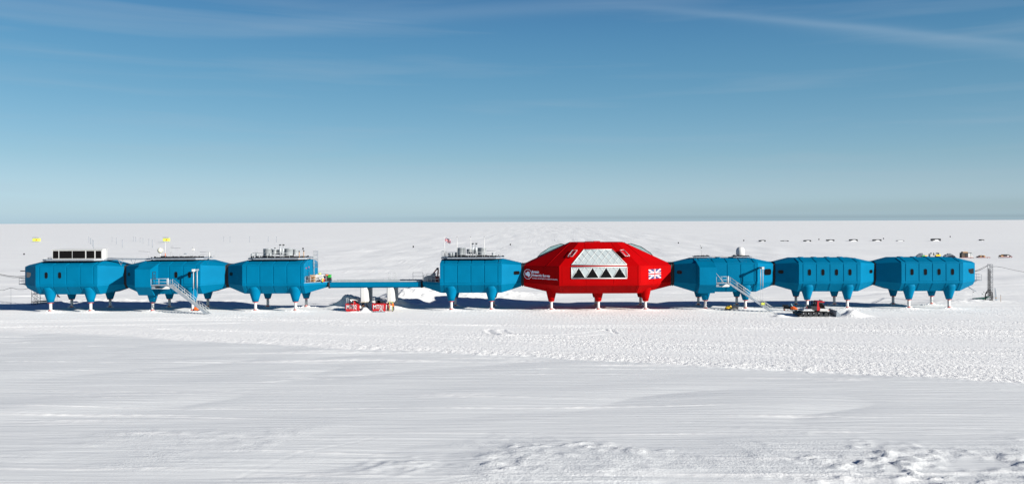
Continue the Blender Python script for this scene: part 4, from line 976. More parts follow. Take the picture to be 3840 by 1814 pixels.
def person(loc, rz, label, jacket, trousers, pose='stand', head='navy', scale=1.0, group=None):
    J = {'pel': (0,0,0.95), 'chest': (0,0,1.30), 'neck': (0,0.0,1.47), 'head': (0,-0.02,1.62), 'top': (0,-0.02,1.73),
         'shL': (0.19,0,1.40), 'elL': (0.25,-0.05,1.12), 'waL': (0.24,-0.22,0.92), 'haL': (0.23,-0.30,0.88),
         'shR': (-0.19,0,1.40), 'elR': (-0.25,-0.05,1.12), 'waR': (-0.24,-0.22,0.92), 'haR': (-0.23,-0.30,0.88),
         'hiL': (0.10,0,0.90), 'knL': (0.12,-0.03,0.50), 'anL': (0.13,0.02,0.09), 'toL': (0.14,-0.17,0.05),
         'hiR': (-0.10,0,0.90), 'knR': (-0.12,-0.03,0.50), 'anR': (-0.13,0.02,0.09), 'toR': (-0.14,-0.17,0.05)}
    if pose == 'reach':
        J.update(elR=(-0.24,-0.28,1.22), waR=(-0.20,-0.50,1.32), haR=(-0.20,-0.60,1.36), elL=(0.24,-0.25,1.18), waL=(0.16,-0.46,1.20), haL=(0.14,-0.55,1.23))
    if pose == 'bend':
        J.update(chest=(0,-0.16,1.24), neck=(0,-0.28,1.36), head=(0,-0.38,1.47), top=(0,-0.44,1.56), shL=(0.19,-0.24,1.30), shR=(-0.19,-0.24,1.30),
                 elL=(0.25,-0.42,1.08), waL=(0.2,-0.58,0.95), haL=(0.19,-0.66,0.93), elR=(-0.25,-0.42,1.08), waR=(-0.2,-0.58,0.95), haR=(-0.19,-0.66,0.93), pel=(0,0.06,0.95), hiL=(0.1,0.06,0.9), hiR=(-0.1,0.06,0.9))
    rad = dict(pel=.15, chest=.17, neck=.065, head=.105, top=.08, shL=.085, shR=.085, elL=.062, elR=.062, waL=.045, waR=.045, haL=.045, haR=.045,
               hiL=.105, hiR=.105, knL=.078, knR=.078, anL=.06, anR=.06, toL=.05, toR=.05)
    E = [('pel','chest'),('chest','neck'),('neck','head'),('head','top'),('chest','shL'),('shL','elL'),('elL','waL'),('waL','haL'),('chest','shR'),('shR','elR'),('elR','waR'),('waR','haR'),
         ('pel','hiL'),('hiL','knL'),('knL','anL'),('anL','toL'),('pel','hiR'),('hiR','knR'),('knR','anR'),('anR','toR')]
    names = list(J); idx = {n_: i for i, n_ in enumerate(names)}
    me = bpy.data.meshes.new('p'); me.from_pydata([J[n_] for n_ in names], [(idx[a], idx[b]) for a, b in E], [])
    tmp = bpy.data.objects.new('p', me); C.objects.link(tmp)
    md = tmp.modifiers.new('s', 'SKIN'); tmp.modifiers.new('u', 'SUBSURF').levels = 2
    sv = me.skin_vertices[0].data
    for n_ in names: sv[idx[n_]].radius = (rad[n_], rad[n_])
    sv[idx['pel']].use_root = True
    bpy.context.view_layer.update()
    out = bpy.data.meshes.new_from_object(tmp.evaluated_get(bpy.context.evaluated_depsgraph_get())); out.name = 'person'
    bpy.data.objects.remove(tmp)
    for m_ in (jacket, trousers, 'skin', 'rubber'): out.materials.append(M[m_])
    ht = Vector(J['head'])
    for p in out.polygons:
        c = p.center; p.use_smooth = True
        if c.z < 0.14: p.material_index = 3
        elif (c - ht).length < 0.19 and c.z > J['neck'][2]: p.material_index = 2
        elif c.z < 0.92: p.material_index = 1 if abs(c.x) < 0.2 and c.y > -0.3 else 0
        else: p.material_index = 0
    o = bpy.data.objects.new('person', out); C.objects.link(o); o.location = loc; o.rotation_euler = (0, 0, rz); o.scale = (scale,)*3
    tag(o, label, 'person', group)
    h = MB().lathe([(0.125, -0.02), (0.128, 0.06), (0.09, 0.12), (0.02, 0.145)], (ht.x, ht.y+0.01, ht.z+0.03), 14).build('hat', M[head], o)
    for s_ in (-1, 1): MB().lathe([(0.002,-0.015),(0.015,0),(0.002,0.015)], (ht.x+s_*0.04, ht.y-0.105, ht.z+0.01), 8).build('eye', M['rubber'], o)
    MB().tbox(ht.x-0.015, ht.x+0.015, ht.y-0.14, ht.y-0.09, ht.z-0.04, ht.z+0.01, 0.005, 0.005).build('nose', M['skin'], o)
    return o
pp = G(1473, 1167); person((pp.x, pp.y, 0), R(-75), 'person in orange jacket and black trousers working at the right pylon', 'hivis', 'navy', 'reach')
pp = G(1452, 1165); person((pp.x, pp.y+0.4, 0), R(-20), 'person in crimson overalls under the right pylon, left of the yellow ladder', 'crim', 'crim', 'bend', head='white')
pp = G(1359.5, 1163); person((pp.x, pp.y+0.3, 0), R(30), 'person in tan trousers and dark jacket behind the right side of crate MT02', 'navy', 'tan', 'reach', head='tan')

# ------------------------------------------------------------------ vehicles
def track_loop(mb, x0, x1, y0, y1, z0, z1, th=0.06, lugs=22):
    r = (z1 - z0)/2; pts = []
    for i in range(9): a = R(90 + 180*i/8); pts.append((x0 + r + r*math.cos(a), (z0+z1)/2 + r*math.sin(a)))
    for i in range(9): a = R(-90 + 180*i/8); pts.append((x1 - r + r*math.cos(a), (z0+z1)/2 + r*math.sin(a)))
    cz = (z0+z1)/2; inner = [(x0 + r + (x - x0 - r)*(1-th/r) if x < x0 + r else (x1 - r + (x - x1 + r)*(1-th/r) if x > x1 - r else x), cz + (z-cz)*(1-th/r)) for x, z in pts]
    n = len(pts)
    for k in range(n):
        a, b, c, d = pts[k], pts[(k+1) % n], inner[(k+1) % n], inner[k]
        mb.prism([a, b, c, d], y0, y1)
    per = []; tot = 0
    for k in range(n):
        a, b = Vector(pts[k]), Vector(pts[(k+1) % n]); per.append((tot, a, b)); tot += (b-a).length
    for i in range(lugs):
        s_ = tot*i/lugs
        for t0, a, b in reversed(per):
            if s_ >= t0:
                p = a + (b-a).normalized()*(s_-t0); d = (b-a).normalized(); nn = Vector((-d.y, d.x))
                if (p - Vector(((x0+x1)/2, cz))).dot(nn) < 0: nn = -nn
                q = [p - d*0.03, p + d*0.03, p + d*0.02 + nn*0.07, p - d*0.02 + nn*0.07]
                mb.prism([(v.x, v.y) for v in q], y0-0.02, y1+0.02); break
    return mb
def snowcat():
    o = G(2900 + 1120/7.156, 1187); t = thing('snow_groomer', 'red and black tracked snow groomer pushing snow with its front blade', 'snow groomer', (o.x, o.y + 1.0, 0.08))
    for s_ in (-1, 1):
        y0, y1 = (-1.55, -0.6) if s_ < 0 else (0.6, 1.55)
        tk = track_loop(MB(), -2.35, 2.2, y0, y1, 0.0, 0.82, lugs=40).build('track', M['rubber'], t)
        for i in range(5):
            x = -1.85 + i*0.88
            for yy in ((y0 - 0.01, y0 + 0.12),): MB().tube((x, yy[0], 0.4), (x, yy[1], 0.4), 0.30, n=20).build('road_wheel', M['dark'], tk)
        st = MB()
        for i in range(18): st.box(-2.1 + i*0.25, -2.05 + i*0.25, y0-0.06, y0-0.02, 0.08, 0.16)
        st.build('ice_stud', M['alu'], tk)
    MB().prism([(-2.3,0.55),(2.0,0.5),(2.25,0.85),(1.9,1.05),(-2.2,0.95)], -0.62, 0.62).build('chassis', M['dark'], t)
    MB().box(-2.3, -0.35, -1.45, 1.45, 0.92, 1.05).build('load_bed', M['rail'], t)
    MB().tbox(-2.1, -0.5, -1.3, 1.3, 1.05, 1.22, 0.2, 0.2).build('snow_load', M['snowp'], t)
    rl = MB(); handrail(rl, [(-2.2,-1.4,1.05),(-0.6,-1.4,1.05)], h=0.35, r=0.025, every=0.8, mid=False); rl.build('bed_rail', M['dark'], t)
    MB().prism([(-0.5,1.0),(0.3,1.0),(0.3,1.75),(-0.75,1.75),(-0.8,1.45)], -1.15, 1.15).build('engine_housing', M['dark'], t)
    cab = MB().prism([(0.25,0.95),(1.55,0.9),(1.72,1.3),(1.25,2.35),(0.35,2.42),(0.22,1.9)], -1.1, 1.1).build('cab', M['dark'], t)
    MB().prism([(0.62,1.42),(1.52,1.36),(1.12,2.22),(0.66,2.25)], -1.125, -1.10).build('cab_window', M['glass'], cab)
    MB().prism([(0.62,1.42),(1.52,1.36),(1.12,2.22),(0.66,2.25)], 1.10, 1.125).build('cab_window', M['glass'], cab)
    MB().loft([[(1.64,-1.0,1.35),(1.64,1.0,1.35),(1.26,1.0,2.28),(1.26,-1.0,2.28)], [(1.68,-1.0,1.37),(1.68,1.0,1.37),(1.30,1.0,2.30),(1.30,-1.0,2.30)]]).build('windscreen', M['glass'], cab)
    MB().prism([(0.22,0.98),(0.70,0.98),(0.78,1.35),(0.58,1.75),(0.52,2.38),(0.28,2.42),(0.24,1.8)], -1.16, -1.13).prism([(0.22,0.98),(0.70,0.98),(0.78,1.35),(0.58,1.75),(0.52,2.38),(0.28,2.42),(0.24,1.8)], 1.13, 1.16).build('side_panel', M['redp'], t)
    MB().prism([(0.3,2.42),(1.5,2.34),(1.6,2.40),(1.45,2.54),(0.4,2.56)], -1.0, 1.0).build('roof', M['redp'], t)
    MB().prism([(0.7,0.85),(2.15,0.72),(2.35,0.95),(1.75,1.28),(0.78,1.32)], -1.18, 1.18).build('bonnet', M['white'], t)
    for y in (-0.9, 0.9): MB().box(2.18, 2.33, y-0.14, y+0.14, 0.9, 1.08).build('headlight', M['orange'] if y < 0 else M['orange'], t)
    lb = MB(); lb.tube((1.3,-0.9,2.62), (1.3,0.9,2.62), 0.04)
    for y in (-0.8,-0.35,0.35,0.8): lb.tube((1.28,y,2.62), (1.42,y,2.62), 0.10, n=10)
    lb.build('roof_light_bar', M['rail'], t)
    for y in (-1.45, 1.45):
        mr = MB(); mr.tube((1.6, y*0.75, 1.9), (1.85, y, 1.95), 0.025); mr.box(1.8, 1.9, y-0.12, y+0.12, 1.75, 2.2); mr.build('mirror', M['dark'], t)
    ex = MB(); ex.tube((-0.25,-0.7,1.75), (-0.25,-0.7,2.45), 0.07); ex.tube((-0.05,0.7,1.75), (-0.05,0.7,2.35), 0.07); ex.build('exhaust_pipe', M['dark'], t)
    fr = MB(); fr.path([(0.0,-1.0,1.75),(0.0,-1.0,2.5),(0.0,1.0,2.5),(0.0,1.0,1.75)], 0.045); fr.build('roll_bar', M['dark'], t)
    bl = MB(); sec = [(0,0.0),(-0.12,0.35),(-0.12,0.7),(0.02,1.05),(0.10,1.05),(-0.02,0.7),(-0.02,0.35),(0.12,0.0)]
    bl.loft([[(3.1+x+abs(y)*0.12, y, z) for x, z in sec] for y in (-1.9,-1.0,1.0,1.9)])
    for y in (-1.9, 1.9): bl.prism([(3.2,0.0),(4.15,0.05),(4.1,0.25),(3.35,1.0)], y-0.03, y+0.03)
    bl.build('blade', M['greyp'], t)
    am = MB()
    for y in (-0.5, 0.5): am.tube((2.0,y,0.6), (3.1,y,0.35), 0.06); am.tube((2.0,y,0.7), (3.05,y,0.8), 0.035)
    am.build('blade_arm', M['dark'], t)
    tl = MB(); tl.tube((-2.75,-1.9,0.35), (-2.75,1.9,0.35), 0.28, n=14); tl.prism([(-3.0,0.3),(-2.4,0.6),(-2.4,0.75),(-3.05,0.5)], -1.9, 1.9); tl.tube((-2.7,0,0.5), (-2.2,0,0.75), 0.08)
    tl.build('tiller', M['dark'], t)
    return t
snowcat()
def skidoo(loc, rz, label, body='yellow', screen=False, box=False):
    t = thing('snowmobile', label, 'snowmobile', loc, rz, 'snowmobiles parked by the station')
    track_loop(MB(), -1.15, 0.35, -0.22, 0.22, 0.02, 0.40, 0.04, lugs=26).build('track', M['rubber'], t)
    MB().prism([(-1.25,0.42),(0.35,0.38),(0.4,0.55),(-1.2,0.58)], -0.28, 0.28).build('tunnel', M['dark'], t)
    hd = MB(); hd.loft([[(x, -w_, z0), (x, w_, z0), (x, w_*0.7, z1), (x, -w_*0.7, z1)] for x, w_, z0, z1 in ((0.15,0.38,0.40,0.85),(0.55,0.42,0.34,0.88),(0.95,0.38,0.32,0.70),(1.25,0.24,0.36,0.52))])
    hd.build('hood', M[body], t)
    MB().loft([[(x, -w_, z0), (x, w_, z0), (x, w_, z1), (x, -w_, z1)] for x, w_, z0, z1 in ((0.0,0.40,0.24,0.42),(0.95,0.42,0.22,0.36),(1.28,0.26,0.26,0.38))]).build('belly_pan', M['dark'], t)
    MB().loft([[(x, -0.19, 0.56), (x, 0.19, 0.56), (x, 0.15, z), (x, -0.15, z)] for x, z in ((-1.1,0.72),(-0.6,0.80),(0.0,0.78),(0.2,0.68))]).build('seat', M['rubber'], t)
    for s_ in (-1, 1):
        sk = MB(); sk.prism([(0.55,0.0),(1.45,0.0),(1.68,0.20),(1.64,0.22),(1.42,0.05),(0.55,0.05)], s_*0.48-0.07, s_*0.48+0.07); sk.tube((1.05,s_*0.48,0.05), (0.9,s_*0.32,0.38), 0.03); sk.build('ski', M['dark'], t)
    hb = MB(); hb.tube((0.25,0,0.8), (0.05,0,1.02), 0.03); hb.tube((0.02,-0.38,1.05), (0.02,0.38,1.05), 0.022); hb.build('handlebar', M['rubber'], t)
    ws = MB(); h = 1.35 if screen else 1.08
    ws.loft([[(0.42,-0.30,0.84),(0.42,0.30,0.84),(0.15,0.24,h),(0.15,-0.24,h)], [(0.45,-0.30,0.84),(0.45,0.30,0.84),(0.18,0.24,h),(0.18,-0.24,h)]])
    ws.build('windshield', M['glaze'] if screen else M['dark'], t)
    rk = MB(); rk.path([(-1.2,-0.22,0.6),(-1.4,-0.22,0.75),(-1.4,0.22,0.75),(-1.2,0.22,0.6)], 0.025)
    if box: rk.tbox(-1.35, -0.35, -0.35, 0.35, 0.75, 1.1, 0.04, 0.04)
    rk.build('luggage_rack', M['dark'], t)
    MB().tube((-0.95,-0.25,0.2), (-0.95,-0.20,0.2), 0.12, n=12).tube((-0.35,-0.25,0.16), (-0.35,-0.2,0.16), 0.09, n=12).build('bogie_wheel', M[body], t)
    return t
p = G(2743, 1163); skidoo((p.x, p.y, 0.02), R(188), 'yellow and black snowmobile facing left near the radome module leg')
p = G(2962, 1166); skidoo((p.x, p.y, 0.02), R(-28), 'orange snowmobile with tall clear windshield behind the snow groomer', 'orange', True, True)
p = G(738, 1168); skidoo((p.x, p.y, 0.05), R(-80), 'yellow snowmobile parked head-on under the left staircase', 'orange')

# ------------------------------------------------------------------ cable towers and cables
def lattice(x, y, h, label, w_=0.72, dense=15, cables=True):
    t = thing('cable_tower', label, 'tower', (x, y, -0.3)); k = w_/2
    ch = MB()
    for a in (-k, k):
        for b_ in (-k, k): ch.tube((a, b_, 0), (a, b_, h), 0.04, n=6)
    for z in (0.02, h*0.33, h*0.66, h): ch.path([(-k,-k,z),(k,-k,z),(k,k,z),(-k,k,z),(-k,-k,z)], 0.035)
    ch.build('chords', M['dsteel'], t)
    bc = MB()
    for i in range(dense):
        z0, z1 = h*i/dense, h*(i+1)/dense; s_ = 1 if i % 2 else -1
        bc.tube((-k*s_,-k,z0), (k*s_,-k,z1), 0.025, n=4); bc.tube((-k*s_,k,z0), (k*s_,k,z1), 0.025, n=4)
        bc.tube((-k,-k*s_,z0), (-k,k*s_,z1), 0.025, n=4); bc.tube((k,-k*s_,z0), (k,k*s_,z1), 0.025, n=4)
        bc.path([(-k,-k,z0),(k,-k,z0)], 0.02, n=4)
    bc.build('bracing', M['dsteel'], t)
    if cables:
        d = MB(); d.tube((-k-0.1,-k,1.2), (-k-0.1,-k,h-0.9), 0.09, n=8); d.tube((-k+0.12,-k-0.08,1.0), (-k+0.12,-k-0.08,h-1.2), 0.06, n=8); d.build('cable_duct', M['dark'], t)
    return t
tp = G(3712, 1128); TWX, TWY = tp.x, tp.y
lattice(TWX, TWY, 7.7, 'tall steel lattice cable tower standing right of the rightmost module')
TL2 = G(134, 1136); lattice(TL2.x, TL2.y, 6.8, 'steel lattice cable tower half hidden behind the leftmost module', 1.15, 11, False)
cl = thing('cable_coil', 'loops of black cable heaped at the foot of the right lattice tower', 'cable', (TWX-0.55, TWY-0.75, -0.25)); mb = MB()
for i in range(4):
    r_ = 0.75 + 0.12*i; pts = [(r_*0.75*math.cos(a)-0.25+0.08*i, 0.05*i, 1.15 + r_*1.2*math.sin(a)) for a in [2*math.pi*j/20 for j in range(21)]]; mb.path(pts, 0.05, n=5)
mb.build('loops', M['rubber'], cl)
sp_ = MB(); sp_.tube((-0.9,0,0.0), (-0.9,0,0.6), 0.3, n=12); sp_.build('cable_drum', M['dark'], cl)
bd = prop('timber_board', 'board', 'long pale board leaning on the foot of the right lattice tower', TWX+0.75, TWY-0.5, -0.3, [('board', MB().prism([(0,0),(0.45,0),(0.05,3.0),(-0.1,3.0)], -0.04, 0.04), 'steel'), ('batten', MB().box(0.0,0.3,-0.08,-0.04,0.9,1.05), 'wood')])
def sledge_base(x, y, label, m_, L_=2.6, rz=0.0):
    prop('cargo_sledge', 'sledge', label, x, y, -0.22, [('deck', MB().prism([(-L_/2,0.35),(L_/2,0.5),(L_/2,0.75),(-L_/2,0.5)], -0.7, 0.7), m_),
        ('runner', MB().prism([(-L_/2-0.2,0.0),(L_/2-0.1,0.0),(L_/2+0.2,0.3),(L_/2,0.3),(L_/2-0.2,0.12),(-L_/2,0.12)], -0.6, -0.5), 'dark'), ('runner', MB().prism([(-L_/2-0.2,0.0),(L_/2-0.1,0.0),(L_/2+0.2,0.3),(L_/2,0.3),(L_/2-0.2,0.12),(-L_/2,0.12)], 0.5, 0.6), 'dark'),
        ('canister', MB().tube((L_/2-0.1,-0.3,0.9), (L_/2+0.55,-0.3,0.9), 0.16, n=12), m_)], rz=rz)
p = G(155, 1134); sledge_base(p.x+0.3, p.y, 'dark green sledge at the foot of the left lattice tower', 'dgreen', 3.4)
p = G(3672, 1124); sledge_base(p.x, p.y, 'dark green sledge half buried left of the right lattice tower', 'dgreen', 2.4, R(-12))
def cable(pts, r, label, group='black cables running to the station', post=None):
    P = [Vector(q) for q in pts]; mb = MB(); out = []
    for i in range(len(P)-1):
        for j in range(10):
            k = j/10; q = P[i].lerp(P[i+1], k); out.append(q)
    out.append(P[-1]); out = [out[0]] + [(out[i-1] + out[i]*2 + out[i+1])/4 for i in range(1, len(out)-1)] + [out[-1]]
    mb.path(out, r, n=5); tag(mb.build('cable', M['rubber']), label, 'cable', group)
def at(px_, py_, y): x, z = XZ(px_, py_, y); return (x, y, z)
cable([at(-30,1022,6), at(30,1034,5.5), at(62,1037,5.2), at(96,1035,5)], 0.05, 'thick cable entering the left end of the leftmost module')
cable([at(-30,1026,6.6), at(20,1036,6), at(50,1041,5.6), at(96,1040,5.4)], 0.03, 'thin sagging cable below the thick one at the left end')
cable([at(-30,1086,9), at(12,1088,9), at(40,1078,9), at(66,1085,8.4), at(84,1085,7), at(102,1082,6)], 0.035, 'low cable held up by a stake left of the leftmost module')
cable([at(145,1105,15), at(152,1117,15), at(165,1121,14), at(178,1121,13)], 0.03, 'drooping cable between the left tower and the leg of the leftmost module')
cable([at(3654,1018,5), at(3672,1013,8), at(3690,1004,12), at(3701,997,TWY-0.5)], 0.05, 'upper cable from the rightmost module to the top of the right tower')
cable([at(3654,1017,5.5), at(3675,1007,8), at(3688,1000,12), at(3704,995,TWY-0.5)], 0.03, 'thinner cable beside the upper one, rising to the right tower')
cable([at(3720,1000,TWY), at(3735,999,TWY+1), at(3757,1002,TWY+3), at(3800,1012,TWY+6), at(3870,1026,TWY+10)], 0.035, 'long cable sagging away from the right tower out of the picture')
# balconies at both ends
def balcony(t, s):
    MB().box(min(s*9.1, s*10.9), max(s*9.1, s*10.9), -1.3, 1.3, 5.02, 5.14).build('balcony', M['steel'], t)
    rl = MB(); handrail(rl, [(s*9.2,-1.25,5.14),(s*10.85,-1.25,5.14),(s*10.85,1.25,5.14)], h=1.1, r=0.025, every=0.8); rl.build('balcony_railing', M['steel'], t)
    MB().prism([(s*9.1,4.5),(s*9.1,5.0),(s*10.2,5.0)], -1.0, -0.9).build('balcony_bracket', M['steel'], t)
balcony(m1, -1); balcony(m8, 1)
MB().box(-11.4, -9.1, -0.1, 0.1, 7.4, 7.55).build('hoist_boom', M['dark'], m1)
MB().box(-9.75, -9.45, -0.15, 0.15, 6.95, 7.4).build('hoist_trolley', M['dark'], m1)
MB().tube((-9.6,0,5.9), (-9.6,0,6.95), 0.02).build('hoist_chain', M['ringr'], m1)
lm = MB()
for y in (-0.3, 0.3): lm.tube((8.9, y, 3.9), (10.5, y, 2.9), 0.04)
for i in range(5): lm.tube((9.0+i*0.35, -0.3, 3.84-i*0.22), (9.0+i*0.35, 0.3, 3.84-i*0.22), 0.025)
lm.build('folded_ladder', M['steel'], m8)

# ------------------------------------------------------------------ things on the plain
def far_hut(px, py, w_, label):
    g = G(px, py); t = thing('raised_hut', label, 'hut', (g.x, g.y, -0.2), group='yellow huts raised on legs, far away')
    h = w_/2
    MB().box(-h, 0.05, -1.6, 1.6, 1.9, 4.3).build('cabin', M['lemon'], t); MB().box(0.09, h, -1.6, 1.6, 1.9, 4.3).build('cabin', M['lemon'], t)
    MB().box(h*0.2, h*0.5, -1.66, -1.6, 2.5, 3.6).build('door', M['orange'], t)
    for x in (-h+0.1, 0.05, h-0.1): MB().box(x-0.12, x+0.12, -1.5, -1.3, -0.4, 1.9).build('leg', M['greyp'], t)
    rl = MB(); handrail(rl, [(-h,-1.5,4.3),(h,-1.5,4.3)], h=0.9, r=0.05, every=1.2); rl.build('roof_railing', M['dark'], t)
far_hut(137, 912, 4.9, 'leftmost yellow hut on legs, far out on the snow'); far_hut(624, 912, 4.4, 'yellow hut on legs seen above the aerial mast of the second module')
poles = [(333,887,912),(338.4,893,917),(341,893,920.5),(347.3,899,927),(350,901,933),(420,888,910),(436,891,916.5),(458.3,898,929),(500,887,907.5),(508,888.5,910),(525.4,890,912),(536,892,916),(557.8,895.5,924),(571,899,929),(838.8,886.5,908.5),(862.4,887.5,912.5),(935.5,887,909),(1006,886.5,907.5),(1036.4,887,910)]
proto = None
PL = ['leftmost thin grey pole of the far cluster above the white cabin','second pole from the left in the far cluster above the white cabin','middle pole of the far cluster above the white cabin','fourth pole of the far cluster above the white cabin','right and lowest pole of the far cluster above the white cabin',
 'far pole just right of the white cabin, first of the scattered row','far pole second right of the white cabin','nearer tall pole above the roof catwalk','first of two close faint poles above the catwalk','second of two close faint poles above the catwalk','far pole midway between catwalk and dome aerial','far pole left of the dome aerial, behind the taller ones','tall pole left of the dome aerial','tall pole above the dome aerial, left of the yellow hut',
 'left of the two far poles above the joint of the second and third modules','right of the two far poles above the joint of the second and third modules','far pole above the left end of the left tank roof','lone far pole above the left big roof tank','far pole above the twin flues of the left tank roof']
for (px, a, b_), lb in zip(poles, PL):
    g = G(px, b_); h = (b_-a)*(g.y-CAMY)/FOC
    if proto is None:
        proto = thing('survey_pole', lb, 'pole', (g.x, g.y, -0.2), group='survey poles standing on the far snow')
        MB().tube((0,0,-0.3), (0,0,5.8), 0.14, n=8).build('pole', M['greyp'], proto); MB().lathe([(0.14,0),(0.16,0.1),(0.02,0.2)], (0,0,5.8), 8).build('cap', M['dark'], proto)
        proto.scale = (1, 1, (h+0.2)/5.9)
    else: dup(proto, (g.x, g.y, -0.2), label=lb, scale=(1, 1, (h+0.2)/5.9))
drums = [(89.7,956,'black drum far left of the station, above the leftmost module'),(1136,937,'black drum on the snow right of the left tank roof'),(1549.5,930,'black drum on the open snow above the bridge'),(1913.6,922.5,'black drum above the right end of the flagpole module'),
 (2543.7,911.5,'black drum above the gap right of the red module'),(2789,904.5,'black drum at the left end of the row of buried shelters'),(3070.8,900.5,'black drum between the third and fourth buried shelters'),(3313,896.5,'black drum behind the sixth buried shelter'),(3563,892,'rightmost and farthest black drum')]
proto = None
for px, py, lb in drums:
    g = G(px, py); z = gz(g.x, g.y)
    if proto is None:
        proto = thing('fuel_drum', lb, 'drum', (g.x, g.y, z), group='black drums marking a line across the far snow')
        MB().lathe([(0.34,-0.1),(0.36,0.0),(0.36,1.0),(0.34,1.02),(0.02,1.0)], n=14).build('drum', M['rubber'], proto)
    else: dup(proto, (g.x, g.y, z), label=lb, scale=(1+0.0003*g.y,)*3)
# half buried shelters in a row
shel = [(2846,2869,'first buried shelter from the left in the far row',1.0),(2928,2955,'second buried shelter in the far row, low and broken-looking',.7),(3014,3039,'third buried shelter in the far row',1),(3099,3126,'fourth buried shelter in the far row, middle of the line',1),(3185,3213,'fifth buried shelter in the far row',1),(3273,3302,'sixth buried shelter in the far row',1),(3362,3387,'flat, almost wholly buried shelter in the far row',.25),(3492,3524,'tallest buried shelter in the far row, above the cargo sledges',1.4),(3673,3686,'small dark buried object at the right end of the far row',.8)]
for a, b_, lb, hs in shel:
    g = G((a+b_)/2, 904.5-(a-2846)*0.0035); W_ = (b_-a)*(g.y-CAMY)/FOC; z = gz(g.x, g.y)
    t = thing('buried_shelter', lb, 'shelter', (g.x, g.y, z), group='half buried shelters in a far row')
    k = W_/2; H_ = 1.35*hs
    MB().prism([(-k,0.2*hs),(-k,H_*0.85),(-k*0.5,H_),(k*0.9,H_),(k,H_*0.8),(k,-0.2),(k*0.86,-0.2),(k*0.8,H_*0.55),(k*0.4,H_*0.7),(-k*0.3,H_*0.65),(-k*0.6,H_*0.1)], -1.9, 1.4).build('roof', M['dark'], t)
    MB().loft([[(x, y, z_) for x, z_ in ((-k*1.2,-0.3),(-k*0.7,H_*0.15),(-k*0.2,H_*0.36),(k*0.5,H_*0.32),(k*0.85,-0.3))] for y in (-1.9, 1.0)]).build('snow_drift', M['snowp'], t)
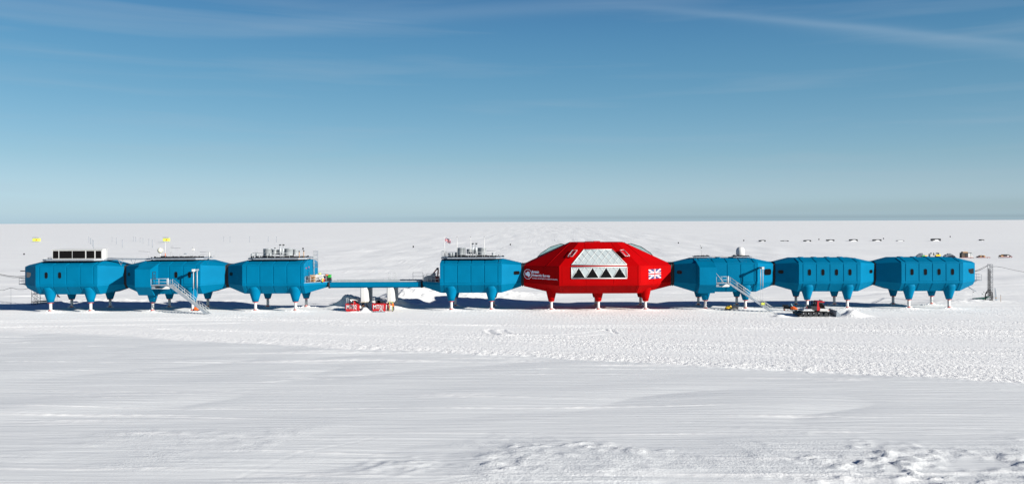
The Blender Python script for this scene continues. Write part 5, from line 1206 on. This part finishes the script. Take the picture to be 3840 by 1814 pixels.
# loaded cargo sledges
rnd = random.Random(5)
sl_ = [(3434,3474.5,945,964,'wrap','leftmost loaded sledge behind the rightmost module, grey wrapped load with green base'),(3484.6,3524,945,964,'box','loaded sledge with white crates, black drum and yellow box'),(3537,3579.6,945,966,'wrap2','loaded sledge heaped with grey and white wrapped bundles'),
       (3601.6,3645,941.5,967,'tall','tallest loaded sledge, dark crates left and white crates right'),(3663,3707.6,955,967.5,'low','low timber-laden sledge left of the cable tower top'),(3747,3790,955.5,967.5,'low2','rightmost low sledge with dark crates, right of the cable tower')]
for a, b_, zt, zb, kind, lb in sl_:
    g = G((a+b_)/2, zb); W_ = (b_-a)*(g.y-CAMY)/FOC; H_ = (zb-zt)*(g.y-CAMY)/FOC; k = W_/2; z = gz(g.x, g.y)
    t = thing('loaded_sledge', lb, 'sledge', (g.x, g.y, z), group='loaded cargo sledges behind the station')
    MB().box(-k, k, -1.1, 1.1, 0.35, 0.55).build('sledge_deck', M['dred'] if kind not in ('wrap','box') else M['wood'], t)
    for y in (-0.9, 0.8): MB().prism([(-k-0.1,-0.1),(k-0.3,-0.1),(k+0.3,0.35),(k+0.1,0.35),(k-0.4,0.08),(-k,0.08)], y, y+0.12).build('runner', M['dark'], t)
    def item(nm, x0, x1, z0, z1, m_, y0=-0.9, y1=0.9): MB().tbox(x0, x1, y0, y1, z0, z1, 0.03, 0.03).build(nm, M[m_], t)
    if kind.startswith('wrap'):
        for i in range(9):
            x = -k*0.85 + k*1.7*i/8; h = (H_-0.6)*math.sin(math.pi*(0.12+0.76*i/8))*rnd.uniform(.8,1.05)
            mb = MB(); mb.loft([[(x+r_*math.cos(q)*0.5, r_*math.sin(q)*1.0, zz) for q in [2*math.pi*j/8 for j in range(8)]] for r_, zz in ((0.75,0.5),(0.85,0.5+h*0.5),(0.55,0.5+h*0.88),(0.12,0.5+h))])
            mb.build('bundle', M['greyp'] if i < 5 else M['rail'], t)
        if kind == 'wrap':
            item('crate', k*0.0, k*0.45, 0.55, 1.05, 'green', -1.1); item('crate', k*0.5, k*0.9, 0.55, 1.05, 'yellow', -1.1)
    elif kind == 'box':
        item('crate', -k, -k*0.15, 0.55, 1.8, 'rail'); item('crate', -k*0.7, -k*0.1, 1.8, H_, 'white'); item('crate', -k*0.1, k*0.1, 1.2, H_, 'rail'); item('drum', -k*0.45, -k*0.25, 1.2, H_+0.02, 'dark', -0.95)
        item('box', k*0.12, k*0.98, 0.55, 1.5, 'yellow'); item('crate', k*0.2, k*0.9, 1.5, 2.0, 'white'); item('drum', k*0.35, k*0.7, 1.5, H_, 'rubber', -0.95)
    elif kind == 'tall':
        item('crate', -k, -k*0.15, 0.55, H_*0.85, 'dark'); item('crate', -k*0.75, k*0.1, H_*0.85, H_, 'wood'); item('crate', -k*0.4, k*0.1, 0.6, H_*0.8, 'rubber', -0.98)
        item('crate', k*0.12, k*0.5, 0.55, H_*0.8, 'white'); item('crate', k*0.54, k*0.97, 0.6, H_*0.42, 'white'); item('crate', k*0.54, k*0.97, H_*0.46, H_*0.8, 'rail'); item('tarpaulin', k*0.12, k*0.8, H_*0.8, H_*0.86, 'dark')
        for i in range(4): item('slat', -k+0.2+i*0.5, -k+0.28+i*0.5, 0.6, H_*0.8, 'wood', -0.96)
    elif kind == 'low':
        for i in range(5): item('timber', -k*0.9+i*0.75, -k*0.9+i*0.75+0.55, 0.55, 0.9+0.3*(i % 2), 'wood' if i % 2 else 'dark')
        item('crate', -k*0.45, k*0.1, 1.2, H_*0.9, 'wood'); item('crate', k*0.2, k*0.8, 0.55, 1.0, 'rail')
    else:
        for i in range(4): item('drum', -k*0.5+i*0.72, -k*0.5+i*0.72+0.5, 1.05, H_, 'rubber')
        item('crate', -k*0.9, -k*0.5, 0.55, 1.1, 'wood'); item('crate', -k*0.4, k*0.1, 0.55, 1.0, 'dark'); item('crate', k*0.15, k*0.5, 0.55, 1.02, 'white'); item('crate', k*0.55, k*0.9, 0.55, 1.0, 'dark')
# small dark flags near the right tower
for px, py, lb in ((3647,1105,'small dark flag left of the right tower, nearest the module'),(3681,1112,'small dark flag just left of the right tower, lowest one'),(3687,1106,'small dark flag beside the duct of the right tower'),(3729,1108,'small dark flag just right of the right tower')):
    g = G(px, py); pennant(g.x, g.y, gz(g.x, g.y), 1.2, lb, 'dark', 0.3, 'small dark flags around the right tower')
g = G(3751.6, 1132); prop('marker_pole', 'pole', 'bare bamboo pole standing right of the right tower', g.x, g.y, -0.2, [('pole', MB().tube((0,0,-0.1),(0,0,1.55),0.045,n=6), 'wood'), ('tip', MB().tube((0,0,1.55),(0,0,1.62),0.055,n=6), 'dark')])
g = G(38, 1108); prop('cable_stake', 'stake', 'thin stake propping the low cable left of the station', onx(40, 9), 9, -0.1, [('stake', MB().tube((0,0,0),(0,0,XZ(40,1078,9)[1]+0.1),0.02,n=5), 'rail'), ('clip', MB().box(-0.04,0.04,-0.04,0.04,XZ(40,1078,9)[1]+0.02,XZ(40,1078,9)[1]+0.12), 'dark')])
prop('ground_sign', 'sign', 'small yellow sign board on the lower right of the radome module staircase', 39.2, -3.0, 0, [('board', MB().box(-0.3,0.3,-0.03,0.03,1.35,1.75), 'lemon'), ('post', MB().tube((0,0.05,-0.1),(0,0.05,1.4),0.025), 'rail')])
